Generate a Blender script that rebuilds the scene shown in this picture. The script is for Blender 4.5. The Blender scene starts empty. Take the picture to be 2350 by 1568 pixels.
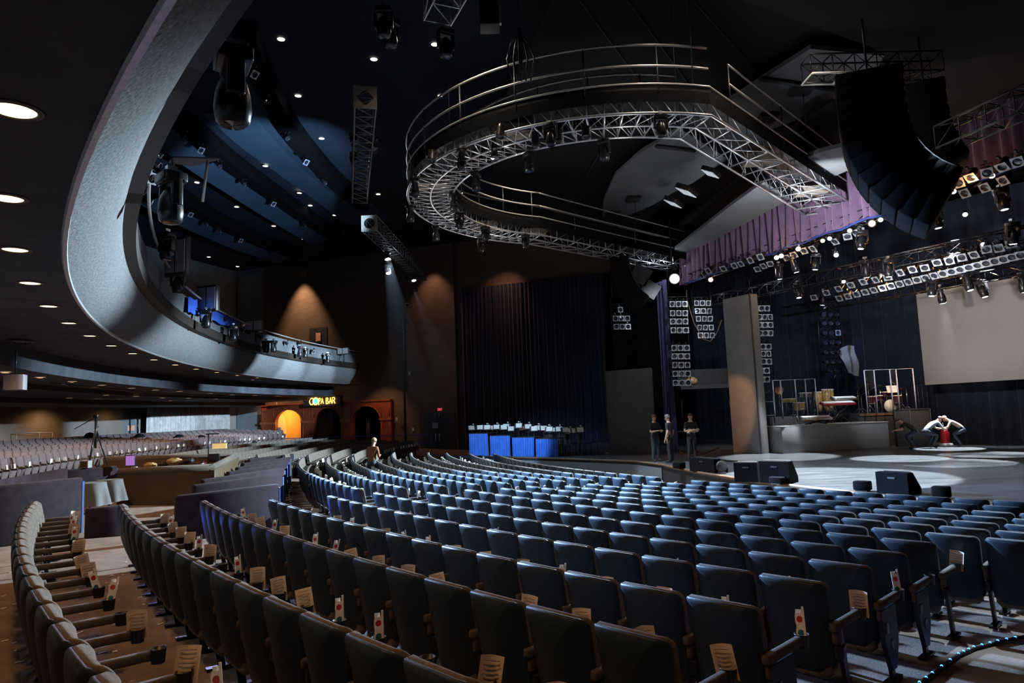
import bpy, math, random
from mathutils import Vector, Matrix
S = bpy.context.scene
COL = S.collection
PI = math.pi
rnd = random.Random(7)
# ------------------------------------------------------------------ camera model
F = 1567.0; CX = 1175.0; CY = 784.0; CZ = 2.015
_R = Matrix(((0.99926609, -0.0383052, 0.0), (0.00397707, 0.10374962, 0.9945955), (-0.03809818, -0.99386555, 0.10382582)))
EYE = Vector((0, 0, CZ))
def ray(px, py): return _R @ Vector((px - CX, py - CY, F))
def atY(px, py, y):                      # point of that sight line at forward distance y
    r = ray(px, py); return EYE + r * (y / r.y)
def onZ(px, py, z):                      # point of that sight line at world height z
    r = ray(px, py); return EYE + r * ((z - CZ) / r.z)
C0 = Vector((33.0563, 35.0123))          # centre the rows and the balcony curve around
R0 = 48.14; RAKE = 0.0508
def floor_z(x, y):
    R = math.hypot(x - C0.x, y - C0.y)
    return RAKE * (R - R0) + (0.17 if R > 49.4 else 0.0)
def pol(R, a, z=None):
    a = math.radians(a); x = C0.x + R * math.cos(a); y = C0.y + R * math.sin(a)
    return Vector((x, y, floor_z(x, y) if z is None else z))
def onR(px, py, R):                      # sight line meets the cylinder of radius R (near hit in front)
    r = ray(px, py); a = r.x * r.x + r.y * r.y; b = -2 * (r.x * C0.x + r.y * C0.y); c = C0.x ** 2 + C0.y ** 2 - R * R
    q = math.sqrt(max(0.0, b * b - 4 * a * c)); A = EYE + r * ((-b - q) / (2 * a)); B = EYE + r * ((-b + q) / (2 * a))
    return A if abs(A.z - CZ - 4.5) < abs(B.z - CZ - 4.5) else B
def onfloor(px, py, off=0.0):
    r = ray(px, py); t = -2 / r.z
    for _ in range(150):
        P = EYE + r * t; t = .5 * t + .5 * (floor_z(P.x, P.y) + off - CZ) / r.z
    return EYE + r * t
# ------------------------------------------------------------------ materials
def mat(name, c, rough=.6, metal=0.0, c2=None, scale=6.0, bump=0.0, bscale=40.0, spec=.5, emit=None, estr=1.0, sheen=0.0, stretch=None, detail=4.0):
    m = bpy.data.materials.new(name); m.use_nodes = True
    nt = m.node_tree; b = nt.nodes['Principled BSDF']
    b.inputs['Base Color'].default_value = (*c, 1); b.inputs['Roughness'].default_value = rough
    b.inputs['Metallic'].default_value = metal; b.inputs['Specular IOR Level'].default_value = spec
    if sheen: b.inputs['Sheen Weight'].default_value = sheen
    tc = None
    def coord():
        nonlocal tc
        if tc is None:
            g = nt.nodes.new('ShaderNodeTexCoord'); tc = g.outputs['Object']
            if stretch:
                mp = nt.nodes.new('ShaderNodeMapping'); mp.inputs['Scale'].default_value = stretch
                nt.links.new(tc, mp.inputs['Vector']); tc = mp.outputs['Vector']
        return tc
    if c2 is not None:
        n = nt.nodes.new('ShaderNodeTexNoise'); n.inputs['Scale'].default_value = scale; n.inputs['Detail'].default_value = detail
        nt.links.new(coord(), n.inputs['Vector'])
        r = nt.nodes.new('ShaderNodeValToRGB'); r.color_ramp.elements[0].color = (*c, 1); r.color_ramp.elements[1].color = (*c2, 1)
        r.color_ramp.elements[0].position = .35; r.color_ramp.elements[1].position = .65
        nt.links.new(n.outputs['Fac'], r.inputs['Fac']); nt.links.new(r.outputs['Color'], b.inputs['Base Color'])
    if bump:
        n = nt.nodes.new('ShaderNodeTexNoise'); n.inputs['Scale'].default_value = bscale; n.inputs['Detail'].default_value = 3
        nt.links.new(coord(), n.inputs['Vector'])
        bp = nt.nodes.new('ShaderNodeBump'); bp.inputs['Strength'].default_value = bump; bp.inputs['Distance'].default_value = .02
        nt.links.new(n.outputs['Fac'], bp.inputs['Height']); nt.links.new(bp.outputs['Normal'], b.inputs['Normal'])
    if emit is not None:
        b.inputs['Emission Color'].default_value = (*emit, 1); b.inputs['Emission Strength'].default_value = estr
        m.cycles.emission_sampling = 'NONE' if estr < 30 else 'AUTO'
    return m
# ------------------------------------------------------------------ mesh builder
class MB:
    def __init__(s): s.v = []; s.f = []; s.mi = []; s.sm = []; s.M = None
    def add(s, vs, fs, m=0, sm=False):
        o = len(s.v)
        s.v += [tuple(s.M @ Vector(p)) for p in vs] if s.M is not None else [tuple(p) for p in vs]
        s.f += [tuple(i + o for i in f) for f in fs]; s.mi += [m] * len(fs); s.sm += [sm] * len(fs)
        return s
    def box(s, c, h, m=0, rot=None, bev=0.0):          # centre, half sizes
        c = Vector(c); pts = []
        if bev <= 0:
            for sx in (-1, 1):
                for sy in (-1, 1):
                    for sz in (-1, 1):
                        p = Vector((sx * h[0], sy * h[1], sz * h[2])); pts.append(c + (rot @ p if rot else p))
            return s.add(pts, [(0, 1, 3, 2), (4, 6, 7, 5), (0, 4, 5, 1), (2, 3, 7, 6), (0, 2, 6, 4), (1, 5, 7, 3)], m)
        b = min(bev, min(h) * .95); rings = []
        def ring(z, ins):
            x, y = h[0] - ins, h[1] - ins; k = max(b - ins, .2 * b)
            return [Vector(q) for q in ((x - k, -y, z), (x, -y + k, z), (x, y - k, z), (x - k, y, z), (-x + k, y, z), (-x, y - k, z), (-x, -y + k, z), (-x + k, -y, z))]
        for z, i in ((-h[2], b * .8), (-h[2] + b * .35, b * .2), (-h[2] + b, 0), (h[2] - b, 0), (h[2] - b * .35, b * .2), (h[2], b * .8)): rings.append(ring(z, i))
        pts = [c + (rot @ p if rot else p) for r in rings for p in r]; fs = []
        for k in range(5):
            for i in range(8): j = (i + 1) % 8; fs.append((k * 8 + i, k * 8 + j, k * 8 + 8 + j, k * 8 + 8 + i))
        fs += [tuple(range(7, -1, -1)), tuple(range(40, 48))]
        return s.add(pts, fs, m, True)
    def tube(s, p0, p1, r, n=6, m=0, r1=None, caps=True, sm=True):
        p0 = Vector(p0); p1 = Vector(p1); d = p1 - p0
        if d.length < 1e-6: return s
        d.normalize(); a = Vector((0, 0, 1)) if abs(d.z) < .9 else Vector((1, 0, 0))
        u = d.cross(a).normalized(); w = d.cross(u); r1 = r if r1 is None else r1
        vs = [p0 + (u * math.cos(2 * PI * i / n) + w * math.sin(2 * PI * i / n)) * r for i in range(n)] + \
             [p1 + (u * math.cos(2 * PI * i / n) + w * math.sin(2 * PI * i / n)) * r1 for i in range(n)]
        fs = [(i, (i + 1) % n, n + (i + 1) % n, n + i) for i in range(n)]
        s.add(vs, fs, m, sm)
        if caps: s.f += [tuple(len(s.v) - 2 * n + i for i in range(n - 1, -1, -1)), tuple(len(s.v) - n + i for i in range(n))]; s.mi += [m, m]; s.sm += [False, False]
        return s
    def path(s, pts, r, n=6, m=0, closed=False, caps=True):
        pts = [Vector(p) for p in pts]; N = len(pts); vs = []; up = Vector((0, 0, 1))
        for i, p in enumerate(pts):
            a = pts[(i - 1) % N] if (i or closed) else p; b = pts[(i + 1) % N] if (i < N - 1 or closed) else p
            d = (b - a).normalized(); q = up if abs(d.z) < .95 else Vector((1, 0, 0))
            u = d.cross(q).normalized(); w = u.cross(d)
            rr = r(i) if callable(r) else r
            vs += [p + (u * math.cos(2 * PI * k / n) + w * math.sin(2 * PI * k / n)) * rr for k in range(n)]
        fs = []
        for i in range(N if closed else N - 1):
            for k in range(n):
                j = (i + 1) % N; fs.append((i * n + k, i * n + (k + 1) % n, j * n + (k + 1) % n, j * n + k))
        if not closed and caps: fs += [tuple(range(n - 1, -1, -1)), tuple((N - 1) * n + k for k in range(n))]
        return s.add(vs, fs, m, True)
    def lathe(s, prof, n=16, m=0, O=None, ax=None, caps=True, sm=True):
        O = Vector(O or (0, 0, 0)); ax = Vector(ax or (0, 0, 1)).normalized()
        q = Vector((0, 0, 1)) if abs(ax.z) < .9 else Vector((1, 0, 0)); u = ax.cross(q).normalized(); w = ax.cross(u)
        vs = []; N = len(prof)
        for r, z in prof: vs += [O + ax * z + (u * math.cos(2 * PI * k / n) + w * math.sin(2 * PI * k / n)) * max(r, 1e-4) for k in range(n)]
        fs = [(i * n + k, (i + 1) * n + k, (i + 1) * n + (k + 1) % n, i * n + (k + 1) % n) for i in range(N - 1) for k in range(n)]
        if caps: fs += [tuple(range(n)), tuple((N - 1) * n + k for k in range(n - 1, -1, -1))]
        return s.add(vs, fs, m, sm)
    def grid(s, fn, nu, nv, m=0, sm=True):
        vs = [fn(i / nu, j / nv) for j in range(nv + 1) for i in range(nu + 1)]
        fs = [(j * (nu + 1) + i, j * (nu + 1) + i + 1, (j + 1) * (nu + 1) + i + 1, (j + 1) * (nu + 1) + i) for j in range(nv) for i in range(nu)]
        return s.add(vs, fs, m, sm)
    def prism(s, poly, ext, m=0, sm=False):             # polygon of points, extruded by the vector ext
        poly = [Vector(p) for p in poly]; e = Vector(ext); n = len(poly)
        vs = poly + [p + e for p in poly]
        fs = [tuple(range(n - 1, -1, -1)), tuple(range(n, 2 * n))] + [(i, (i + 1) % n, n + (i + 1) % n, n + i) for i in range(n)]
        return s.add(vs, fs, m, sm)
    def ball(s, c, r, n=10, m=0, sc=(1, 1, 1), rot=None):
        c = Vector(c); vs = []; k = max(4, n // 2)
        for i in range(k + 1):
            t = PI * i / k
            for j in range(n):
                a = 2 * PI * j / n; p = Vector((math.sin(t) * math.cos(a) * r * sc[0], math.sin(t) * math.sin(a) * r * sc[1], math.cos(t) * r * sc[2]))
                vs.append(c + (rot @ p if rot else p))
        fs = [(i * n + j, (i + 1) * n + j, (i + 1) * n + (j + 1) % n, i * n + (j + 1) % n) for i in range(k) for j in range(n)]
        return s.add(vs, fs, m, True)
    def mesh(s, name, mats):
        me = bpy.data.meshes.new(name); me.from_pydata(s.v, [], s.f)
        for m in (mats if isinstance(mats, (list, tuple)) else [mats]): me.materials.append(m)
        me.polygons.foreach_set('material_index', s.mi); me.polygons.foreach_set('use_smooth', s.sm); me.update()
        return me
    def build(s, name, mats, parent=None, loc=None):
        o = bpy.data.objects.new(name, s.mesh(name, mats)); COL.objects.link(o)
        if parent: o.parent = parent
        if loc is not None: o.location = loc
        return o
def empty(name, loc=(0, 0, 0), rz=0.0, label=None, cat=None, group=None):
    o = bpy.data.objects.new(name, None); COL.objects.link(o); o.location = loc; o.rotation_euler = (0, 0, rz); o.empty_display_size = .2
    if label: tag(o, label, cat, group)
    return o
def tag(o, label, cat, group=None, kind=None):
    o['label'] = label; o['category'] = cat
    if group: o['group'] = group
    if kind: o['kind'] = kind
    return o
def struct(o, label=None):
    o['kind'] = 'structure'
    if label: o['label'] = label
    return o
def copy_tree(o, parent=None, skip=()):
    c = o.copy(); COL.objects.link(c)
    if parent: c.parent = parent
    for ch in o.children:
        if ch.name.split('.')[0] not in skip: copy_tree(ch, c)
    return c
def rotz(a): return Matrix.Rotation(a, 3, 'Z')
def frame(d, up=(0, 0, 1)):              # 3x3 whose +Y is d and whose +Z is nearest up
    d = Vector(d).normalized(); up = Vector(up)
    if abs(d.dot(up)) > .98: up = Vector((0, 1, 0))
    x = d.cross(up).normalized(); z = x.cross(d)
    return Matrix((x, d, z)).transposed()
ORD = 'first second third fourth fifth sixth seventh eighth ninth tenth eleventh twelfth thirteenth fourteenth fifteenth sixteenth seventeenth eighteenth nineteenth twentieth'.split()
ORD += ['twenty-' + w for w in ORD[:9]] + ['thirtieth'] + ['thirty-' + w for w in ORD[:9]] + ['fortieth'] + ['forty-' + w for w in ORD[:9]]
CAM = bpy.data.cameras.new('camera'); CAMO = bpy.data.objects.new('camera', CAM); COL.objects.link(CAMO)
CAM.sensor_width = 36; CAM.lens = F / 2350 * 36; CAM.clip_start = .05; CAM.clip_end = 400
_m = Matrix((( _R[0][0], -_R[0][1], -_R[0][2]), (_R[1][0], -_R[1][1], -_R[1][2]), (_R[2][0], -_R[2][1], -_R[2][2]))).to_4x4(); _m.translation = EYE
CAMO.matrix_world = _m; S.camera = CAMO
S.view_settings.view_transform = 'Standard'; S.view_settings.look = 'None'; S.view_settings.gamma = 1; S.view_settings.use_curve_mapping = False
S.view_settings.exposure = 0.0
W = bpy.data.worlds.new('world'); S.world = W; W.use_nodes = True
W.node_tree.nodes['Background'].inputs['Color'].default_value = (.35, .5, .9, 1); W.node_tree.nodes['Background'].inputs['Strength'].default_value = .0
S.cycles.max_bounces = 5; S.cycles.diffuse_bounces = 2; S.cycles.glossy_bounces = 2; S.cycles.transmission_bounces = 4; S.cycles.transparent_max_bounces = 8
S.cycles.sample_clamp_indirect = 3.0; S.cycles.caustics_reflective = False; S.cycles.caustics_refractive = False
S.cycles.use_denoising = True
# ------------------------------------------------------------------ shared materials
M = {}
M['black'] = mat('matte_black_paint', (.008, .008, .009), .55, c2=(.013, .013, .014), scale=9)
M['satin'] = mat('satin_black_metal', (.012, .012, .014), .3, .3, c2=(.02, .02, .022), scale=12)
M['alu'] = mat('aluminium_truss', (.62, .64, .67), .38, .85, c2=(.5, .52, .56), scale=14)
M['steel'] = mat('steel_pipe', (.6, .57, .55), .35, .45, c2=(.5, .48, .46), scale=10)
M['dim_metal'] = mat('dark_grey_metal', (.09, .09, .1), .45, .6, c2=(.06, .06, .065), scale=12)
M['white'] = mat('white_paper', (.8, .79, .76), .7, c2=(.72, .71, .68), scale=20)
M['lens'] = mat('dark_glass_lens', (.02, .02, .03), .06, 0, c2=(.03, .03, .045), scale=5, spec=.8)
M['warm_lamp'] = mat('warm_lamp_glow', (1, .8, .5), .5, emit=(1, .66, .34), estr=5, c2=(.95, .75, .5), scale=3)
M['cool_lamp'] = mat('cool_lamp_glow', (.9, .95, 1), .5, emit=(.85, .93, 1), estr=22, c2=(.85, .9, 1), scale=3)
M['blue_led'] = mat('blue_led_glow', (.1, .3, 1), .5, emit=(.03, .2, 1), estr=9, c2=(.1, .35, 1), scale=3)
# ------------------------------------------------------------------ the room
M['carpet'] = mat('brown_carpet', (.15, .112, .09), .95, c2=(.22, .17, .14), scale=2.2, bump=.35, bscale=60, spec=.1)
M['soffit'] = mat('black_stippled_ceiling', (.036, .041, .054), .75, c2=(.06, .066, .082), scale=1.6, bump=.5, bscale=7, spec=.3)
M['fascia'] = mat('grey_stippled_plaster', (.1, .104, .112), .85, c2=(.2, .205, .215), scale=26, bump=.8, bscale=22, spec=.3)
M['parapet'] = mat('grey_painted_board', (.11, .12, .13), .8, c2=(.14, .15, .165), scale=2, spec=.3)
M['ledge'] = mat('dark_brown_ledge', (.016, .011, .009), .6, c2=(.026, .018, .014), scale=4)
M['ceil'] = mat('dark_blue_ceiling_paint', (.014, .02, .032), .85, c2=(.018, .026, .04), scale=.5, spec=.2)
M['ceil_lit'] = mat('blue_lit_ceiling_paint', (.035, .06, .09), .85, c2=(.045, .072, .105), scale=.6, spec=.2)  # ceiling blue painted lighter for the light on coves and panel
M['wallpaint'] = mat('brown_wall_paint', (.105, .075, .06), .85, c2=(.13, .095, .075), scale=1.2, spec=.2, stretch=(1, 1, 3))
M['wall_lit_blue'] = mat('blue_lit_wall_paint', (.15, .18, .21), .85, c2=(.17, .205, .24), scale=1.2, spec=.2)  # blue tint is lamp light worked into the wall colour
M['drape_blue'] = mat('navy_velvet', (.008, .011, .03), .9, c2=(.012, .017, .045), scale=5, spec=.2, sheen=.3)
M['drape_black'] = mat('black_drape', (.006, .007, .01), .95, c2=(.01, .011, .015), scale=5, spec=.1)
M['valance'] = mat('purple_velvet', (.1, .052, .1), .85, c2=(.13, .072, .13), scale=4, spec=.2, sheen=.5)
M['drape_grey'] = mat('grey_striped_drape', (.45, .43, .43), .9, c2=(.32, .31, .315), scale=3, spec=.2)
M['stage'] = mat('glossy_black_stage_floor', (.05, .055, .06), .24, c2=(.095, .103, .11), scale=1.6, bump=.08, bscale=14, spec=.5, stretch=(.5, 2.2, 1))
M['wood_lip'] = mat('brown_wood_lip', (.16, .085, .045), .5, c2=(.1, .05, .028), scale=8, stretch=(1, 8, 1))
M['stagefront'] = mat('dark_stage_front', (.012, .011, .011), .6, c2=(.02, .017, .016), scale=3)
M['slot'] = mat('deep_black_paint', (.003, .003, .0035), .9, c2=(.005, .005, .006), scale=4, spec=.1)
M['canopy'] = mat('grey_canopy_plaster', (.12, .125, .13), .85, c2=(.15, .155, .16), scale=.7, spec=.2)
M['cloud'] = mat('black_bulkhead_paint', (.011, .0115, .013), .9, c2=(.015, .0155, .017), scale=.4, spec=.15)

def floor_mesh():
    mb = MB()
    Rs = [4, 12, 20, 26, 30, 34, 38, 42, 45, 47, 49.4, 49.41, 52, 56, 60.2]; A = [130 + 2.5 * i for i in range(57)]
    vs = []
    for R in Rs:
        for a in A:
            p = pol(R, a); vs.append(p)
    n = len(A); fs = [(j * n + i, j * n + i + 1, j * n + n + i + 1, j * n + n + i) for j in range(len(Rs) - 1) for i in range(n - 1)]
    mb.add([tuple(v) for v in vs], fs, 0, False)
    return mb
struct(floor_mesh().build('floor', M['carpet']), 'brown carpeted auditorium floor raking down to the stage')

def sweep(prof, a0, a1, n, name, m, thick=None):
    mb = MB(); vs = []; k = len(prof)
    for i in range(n + 1):
        a = a0 + (a1 - a0) * i / n
        for R, z in prof: vs.append(tuple(pol(R, a, z + CZ)))
    fs = [(i * k + j, i * k + j + 1, i * k + k + j + 1, i * k + k + j) for i in range(n) for j in range(k - 1)]
    mb.add(vs, fs, 0, False)
    return mb.build(name, m)
A0, A1 = 163.2, 256
struct(sweep([(59.7, 1.28), (56, 1.33), (56, 1.55), (52, 1.57), (52, 1.76), (49.6, 1.78), (49.6, 2.42), (49.35, 2.5), (46.9, 2.5)], A0 - 3, A1, 90, 'ceiling_balcony_soffit', M['soffit']), 'black ceiling under the balcony stepping down towards the rear wall')
o = sweep([(46.9, 2.5), (46.72, 2.62), (46.5, 2.84), (46.3, 3.1), (46.18, 3.36), (46.14, 3.52)], A0, A1, 110, 'wall_balcony_front', M['fascia']); struct(o, 'grey stippled curved balcony front')
for p in o.data.polygons: p.use_smooth = True
struct(sweep([(46.95, 2.5), (46.93, 2.47), (46.88, 2.47), (46.87, 2.53)], A0, A1, 110, 'trim_1', M['alu']), 'thin pale edge strip under the balcony front')
struct(sweep([(46.3, 3.5), (45.92, 3.56), (45.9, 3.88), (46.1, 3.92)], A0, A1, 110, 'trim_2', M['ledge']), 'dark brown ledge around the balcony front')
o = sweep([(46.02, 3.9), (45.97, 4.58), (46.0, 4.62), (46.2, 4.62), (46.22, 3.6)], A0, A1, 110, 'wall_balcony_parapet', M['parapet']); struct(o, 'grey parapet above the balcony ledge')
# balcony end wall where the curve meets the side wall
mb = MB(); mb.prism([pol(R, A0, z + CZ) for R, z in [(46.9, 2.5), (46.14, 3.5), (45.95, 4.6), (48.5, 4.6), (49.3, 2.5)]], pol(46, A0 - .35, 0) - pol(46, A0, 0))
struct(mb.build('wall_balcony_end', M['parapet']))
# balcony deck so that nothing can be seen through it
struct(sweep([(46.2, 3.75), (59.6, 5.9)], A0, A1, 60, 'floor_balcony', M['ledge']))

# -------- walls
WLa = Vector((-22.8, 56.0)); WLb = Vector((-3.6, 49.1))
WU = (WLb - WLa).normalized()
def wall_quad(name, a, b, z0, z1, m, th=.2, label=None):
    mb = MB(); d = Vector((b[0] - a[0], b[1] - a[1], 0)).normalized(); n = Vector((-d.y, d.x, 0))
    mb.prism([(a[0], a[1], z0), (b[0], b[1], z0), (b[0], b[1], z1), (a[0], a[1], z1)], n * th)
    return struct(mb.build(name, m), label)
def rear_wall():
    mb = MB(); vs = []; n = 50
    for i in range(n + 1):
        a = 159.2 + (262 - 159.2) * i / n
        for z in (-.8, 15.0): vs.append(tuple(pol(59.6, a, z)))
    mb.add(vs, [(2 * i, 2 * i + 1, 2 * i + 3, 2 * i + 2) for i in range(n)], 0)
    return struct(mb.build('wall_rear', mat('grey_brown_wall_paint', (.2, .185, .17), .85, c2=(.24, .225, .21), scale=1.2, spec=.2)), 'brown curved rear wall under the balcony')
rear_wall()
PB0 = Vector((-8.9, 51.0)); BU = Vector((-11.2, 4.0)).normalized()          # the bar wall, measured from its right post
def barpt(s, z=0, out=0.0):              # s metres to the left along the wall, out metres into the room
    n = Vector((BU.y, -BU.x)); n = n if n.y < 0 else -n
    p = PB0 + BU * s + n * out; return Vector((p.x, p.y, z))
def bar_s(px):                           # where a sight line of that column meets the bar wall
    r = ray(px, 960); k = r.x / r.y; return (k * PB0.y - PB0.x) / (BU.x - k * BU.y)
L0 = bar_s(606); L1 = bar_s(903)
wall_quad('wall_left_beyond_bar', barpt(L0), barpt(14.6), -.6, 15.0, M['wall_lit_blue'], -.25, 'wall between the bar and the striped drape, blue light tinted in')
wall_quad('wall_left_above_bar', barpt(L1 - .0), barpt(L0), 3.25, 15.0, M['wallpaint'], -.25, 'brown side wall above the bar arches')
wall_quad('wall_left', barpt(-6.2), barpt(L1), -2.0, 15.0, M['wallpaint'], -.25, 'dark brown side wall beside the stage')
wall_quad('wall_stage_left', barpt(-18.5), barpt(-6.2), -2.2, 15.0, M['wallpaint'], -.25)
wall_quad('wall_stage_rear', (34, 4), (22, 52), -2.2, 15, M['cloud'], .3)
wall_quad('wall_right', (3, -30), (34, 4), -2.2, 15, M['cloud'], .3)
# pilaster and vertical chase on the side wall
mb = MB(); s0, s1 = bar_s(1056), bar_s(944)
mb.prism([barpt(s0, -1.2, .45), barpt(s1, -1.2, .45), barpt(s1, 14.5, .45), barpt(s0, 14.5, .45)], barpt(0, 0, -.45) - barpt(0, 0, 0))
struct(mb.build('wall_pilaster', M['wallpaint']), 'dark brown pilaster left of the navy curtain')

# -------- main ceiling
CEIL = CZ + 12.6; CEILB = CZ + 10.0
mb = MB(); mb.prism([(-44, -12, CEIL), (46, -12, CEIL), (46, 66, CEIL), (-44, 66, CEIL)], (0, 0, .2))
struct(mb.build('ceiling', M['ceil']), 'dark blue auditorium ceiling')
def strip(pl, z0, z1, off0, off1, name, m, label=None, box=0.0):   # band along a ceiling curve
    P = [onZ(x, y, CEIL) for x, y in pl]; Q = []
    for i in range(len(P) - 1):
        for t in range(4): Q.append(P[i].lerp(P[i + 1], t / 4))
    Q.append(P[-1]); Q = [(Q[max(i - 1, 0)] + Q[i] + Q[min(i + 1, len(Q) - 1)]) / 3 for i in range(len(Q))]
    mb = MB(); vs = []
    for i, q in enumerate(Q):
        d = (Q[min(i + 1, len(Q) - 1)] - Q[max(i - 1, 0)]); d.z = 0; d.normalize(); n = Vector((-d.y, d.x, 0))
        if n.x > 0: n = -n
        a = q + n * off0; b = q + n * off1
        vs += [(a.x, a.y, z0), (b.x, b.y, z1), (b.x, b.y, z1 + max(box, .04)), (a.x, a.y, z0 + max(box, .04))]
    k = len(Q)
    fs = [(4 * i + j, 4 * i + (j + 1) % 4, 4 * i + 4 + (j + 1) % 4, 4 * i + 4 + j) for i in range(k - 1) for j in range(4)] + [(0, 1, 2, 3), (4 * k - 1, 4 * k - 2, 4 * k - 3, 4 * k - 4)]
    mb.add(vs, fs)
    return struct(mb.build(name, m), label), Q
ST1 = [(560, 40), (575, 80), (610, 170), (660, 265), (700, 320), (760, 390), (840, 460)]
ST2 = [(415, 250), (460, 290), (520, 345), (600, 405), (700, 480), (780, 533)]
ST3 = [(400, 425), (450, 460), (500, 490), (600, 540), (695, 573)]
_, Q1 = strip(ST1, CEIL - .75, CEIL - .75, -.35, .35, 'ceiling_slot', M['slot'], 'black curved lighting slot in the ceiling, nearest the ring', .7)
_, Q2 = strip(ST2, CEIL - .75, CEIL - .75, -.35, .35, 'ceiling_slot', M['slot'], 'black curved lighting slot in the ceiling, middle one', .7)
_, Q3 = strip(ST3, CEIL - .75, CEIL - .75, -.35, .35, 'ceiling_slot', M['slot'], 'black curved lighting slot in the ceiling, above the balcony', .7)
strip(ST1, CEIL - .3, CEIL - .08, .36, 1.3, 'ceiling_cove', M['ceil_lit'])
strip(ST2, CEIL - .5, CEIL - .9, .36, 1.7, 'ceiling_cove', M['ceil_lit'])
strip(ST3, CEIL - .5, CEIL - .9, .36, 1.9, 'ceiling_cove', M['ceil_lit'])
strip([(430, 250), (520, 330), (600, 385), (700, 455), (790, 520)], CEIL - .06, CEIL - .1, -3.4, -.5, 'ceiling_panel', M['ceil_lit'], 'ceiling panel between two lighting slots, painted lighter as if lit blue')

# -------- black bulkhead over the front of the room and the grey canopy over the stage
mb = MB(); z = CEILB - .35
P = [onZ(x, y, z) for x, y in ((1290, -40), (1222, 95), (1150, 260), (1130, 420), (1300, 520), (1480, 560), (1560, 560))] + [Vector((34, 44, z)), Vector((36, -4, z)), Vector((6, 2, z))]
mb.prism(P, (0, 0, .2)); struct(mb.build('ceiling_bulkhead', M['cloud']), 'black bulkhead ceiling towards the stage')
def rib(a, b, z, r, name='trim_3'):
    mb = MB(); p, q = onZ(*a, z), onZ(*b, z); mb.tube(p, q, r, 4); return mb
mb = MB(); zz = z - .04
for a, b in (((1330, 0), (1500, 230)), ((1440, 0), (1680, 330)), ((1590, 0), (1760, 190)), ((1180, 270), (1420, 300)), ((1300, 480), (1390, 330))): mb.tube(onZ(*a, zz), onZ(*b, zz), .025, 4)
struct(mb.build('trim_3', M['black']))
zc = CEILB - .8
def panel(pl, z, name, m, th=.12, label=None):
    mb = MB(); mb.prism([onZ(x, y, z) for x, y in pl], (0, 0, th)); return struct(mb.build(name, m), label)
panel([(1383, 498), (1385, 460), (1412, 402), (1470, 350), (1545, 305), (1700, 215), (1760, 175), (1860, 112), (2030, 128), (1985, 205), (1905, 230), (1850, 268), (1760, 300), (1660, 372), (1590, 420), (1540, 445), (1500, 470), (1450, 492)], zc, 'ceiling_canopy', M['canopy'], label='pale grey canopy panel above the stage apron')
for a, b in (((1745, 180), (1935, 208)), ((1505, 335), (1595, 345)), ((1600, 275), (1690, 330))):
    mb = MB(); mb.tube(onZ(*a, zc - .05), onZ(*b, zc - .05), .09, 4); struct(mb.build('trim_4', M['black']))
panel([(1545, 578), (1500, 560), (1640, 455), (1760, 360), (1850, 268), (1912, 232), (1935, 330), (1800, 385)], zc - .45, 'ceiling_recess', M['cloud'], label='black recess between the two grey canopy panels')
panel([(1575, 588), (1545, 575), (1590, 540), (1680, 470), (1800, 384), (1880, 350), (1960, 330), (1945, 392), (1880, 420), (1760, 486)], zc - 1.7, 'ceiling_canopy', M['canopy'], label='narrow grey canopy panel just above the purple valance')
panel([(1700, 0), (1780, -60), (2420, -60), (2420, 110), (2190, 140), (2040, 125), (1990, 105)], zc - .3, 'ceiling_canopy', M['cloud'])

# -------- stage
SC = Vector((32.0, 26.4)); SR = 26.8; SZ = -.028
def arcpt(a, r=SR): return Vector((SC.x + r * math.cos(math.radians(a)), SC.y + r * math.sin(math.radians(a))))
edge = [arcpt(a) for a in (236, 231, 226, 221, 216, 211, 206, 201, 196, 191, 186, 183)] + [Vector(p) for p in ((4.6, 27.0), (3.76, 28.0), (1.98, 30.0), (.2, 31.9), (-1.6, 33.6))]
back = [(-3.0, 44.2), (6, 42.9), (12, 43.2), (21, 31), (29, 15), (24, 3)]
mb = MB(); mb.prism([(p.x, p.y, SZ - .1) for p in edge] + [(x, y, SZ - .1) for x, y in back], (0, 0, .1))
st = mb.build('stage_platform', M['stage']); tag(st, 'raised stage with a glossy dark floor lit in white pools', 'stage')
mb = MB()
for i in range(len(edge) - 1):
    a, b = edge[i], edge[i + 1]; mb.add([(a.x, a.y, -1.9), (b.x, b.y, -1.9), (b.x, b.y, SZ - .1), (a.x, a.y, SZ - .1)], [(0, 1, 2, 3)])
mb.build('stage_front', M['stagefront'], st)
mb = MB(); mb.path([(p.x, p.y, SZ - .03) for p in edge], .05, 6); mb.build('stage_lip', M['wood_lip'], st)
mb = MB()
for i in range(11, 16):
    a, b = edge[i], edge[i + 1]; mb.add([(a.x - .03, a.y - .03, -1.9), (b.x - .03, b.y - .03, -1.9), (b.x - .03, b.y - .03, SZ - .14), (a.x - .03, a.y - .03, SZ - .14)], [(0, 1, 2, 3)])
mb.build('pale_front_panel', mat('pale_stage_panel', (.12, .14, .16), .6, c2=(.15, .17, .19), scale=2), st)

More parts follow.
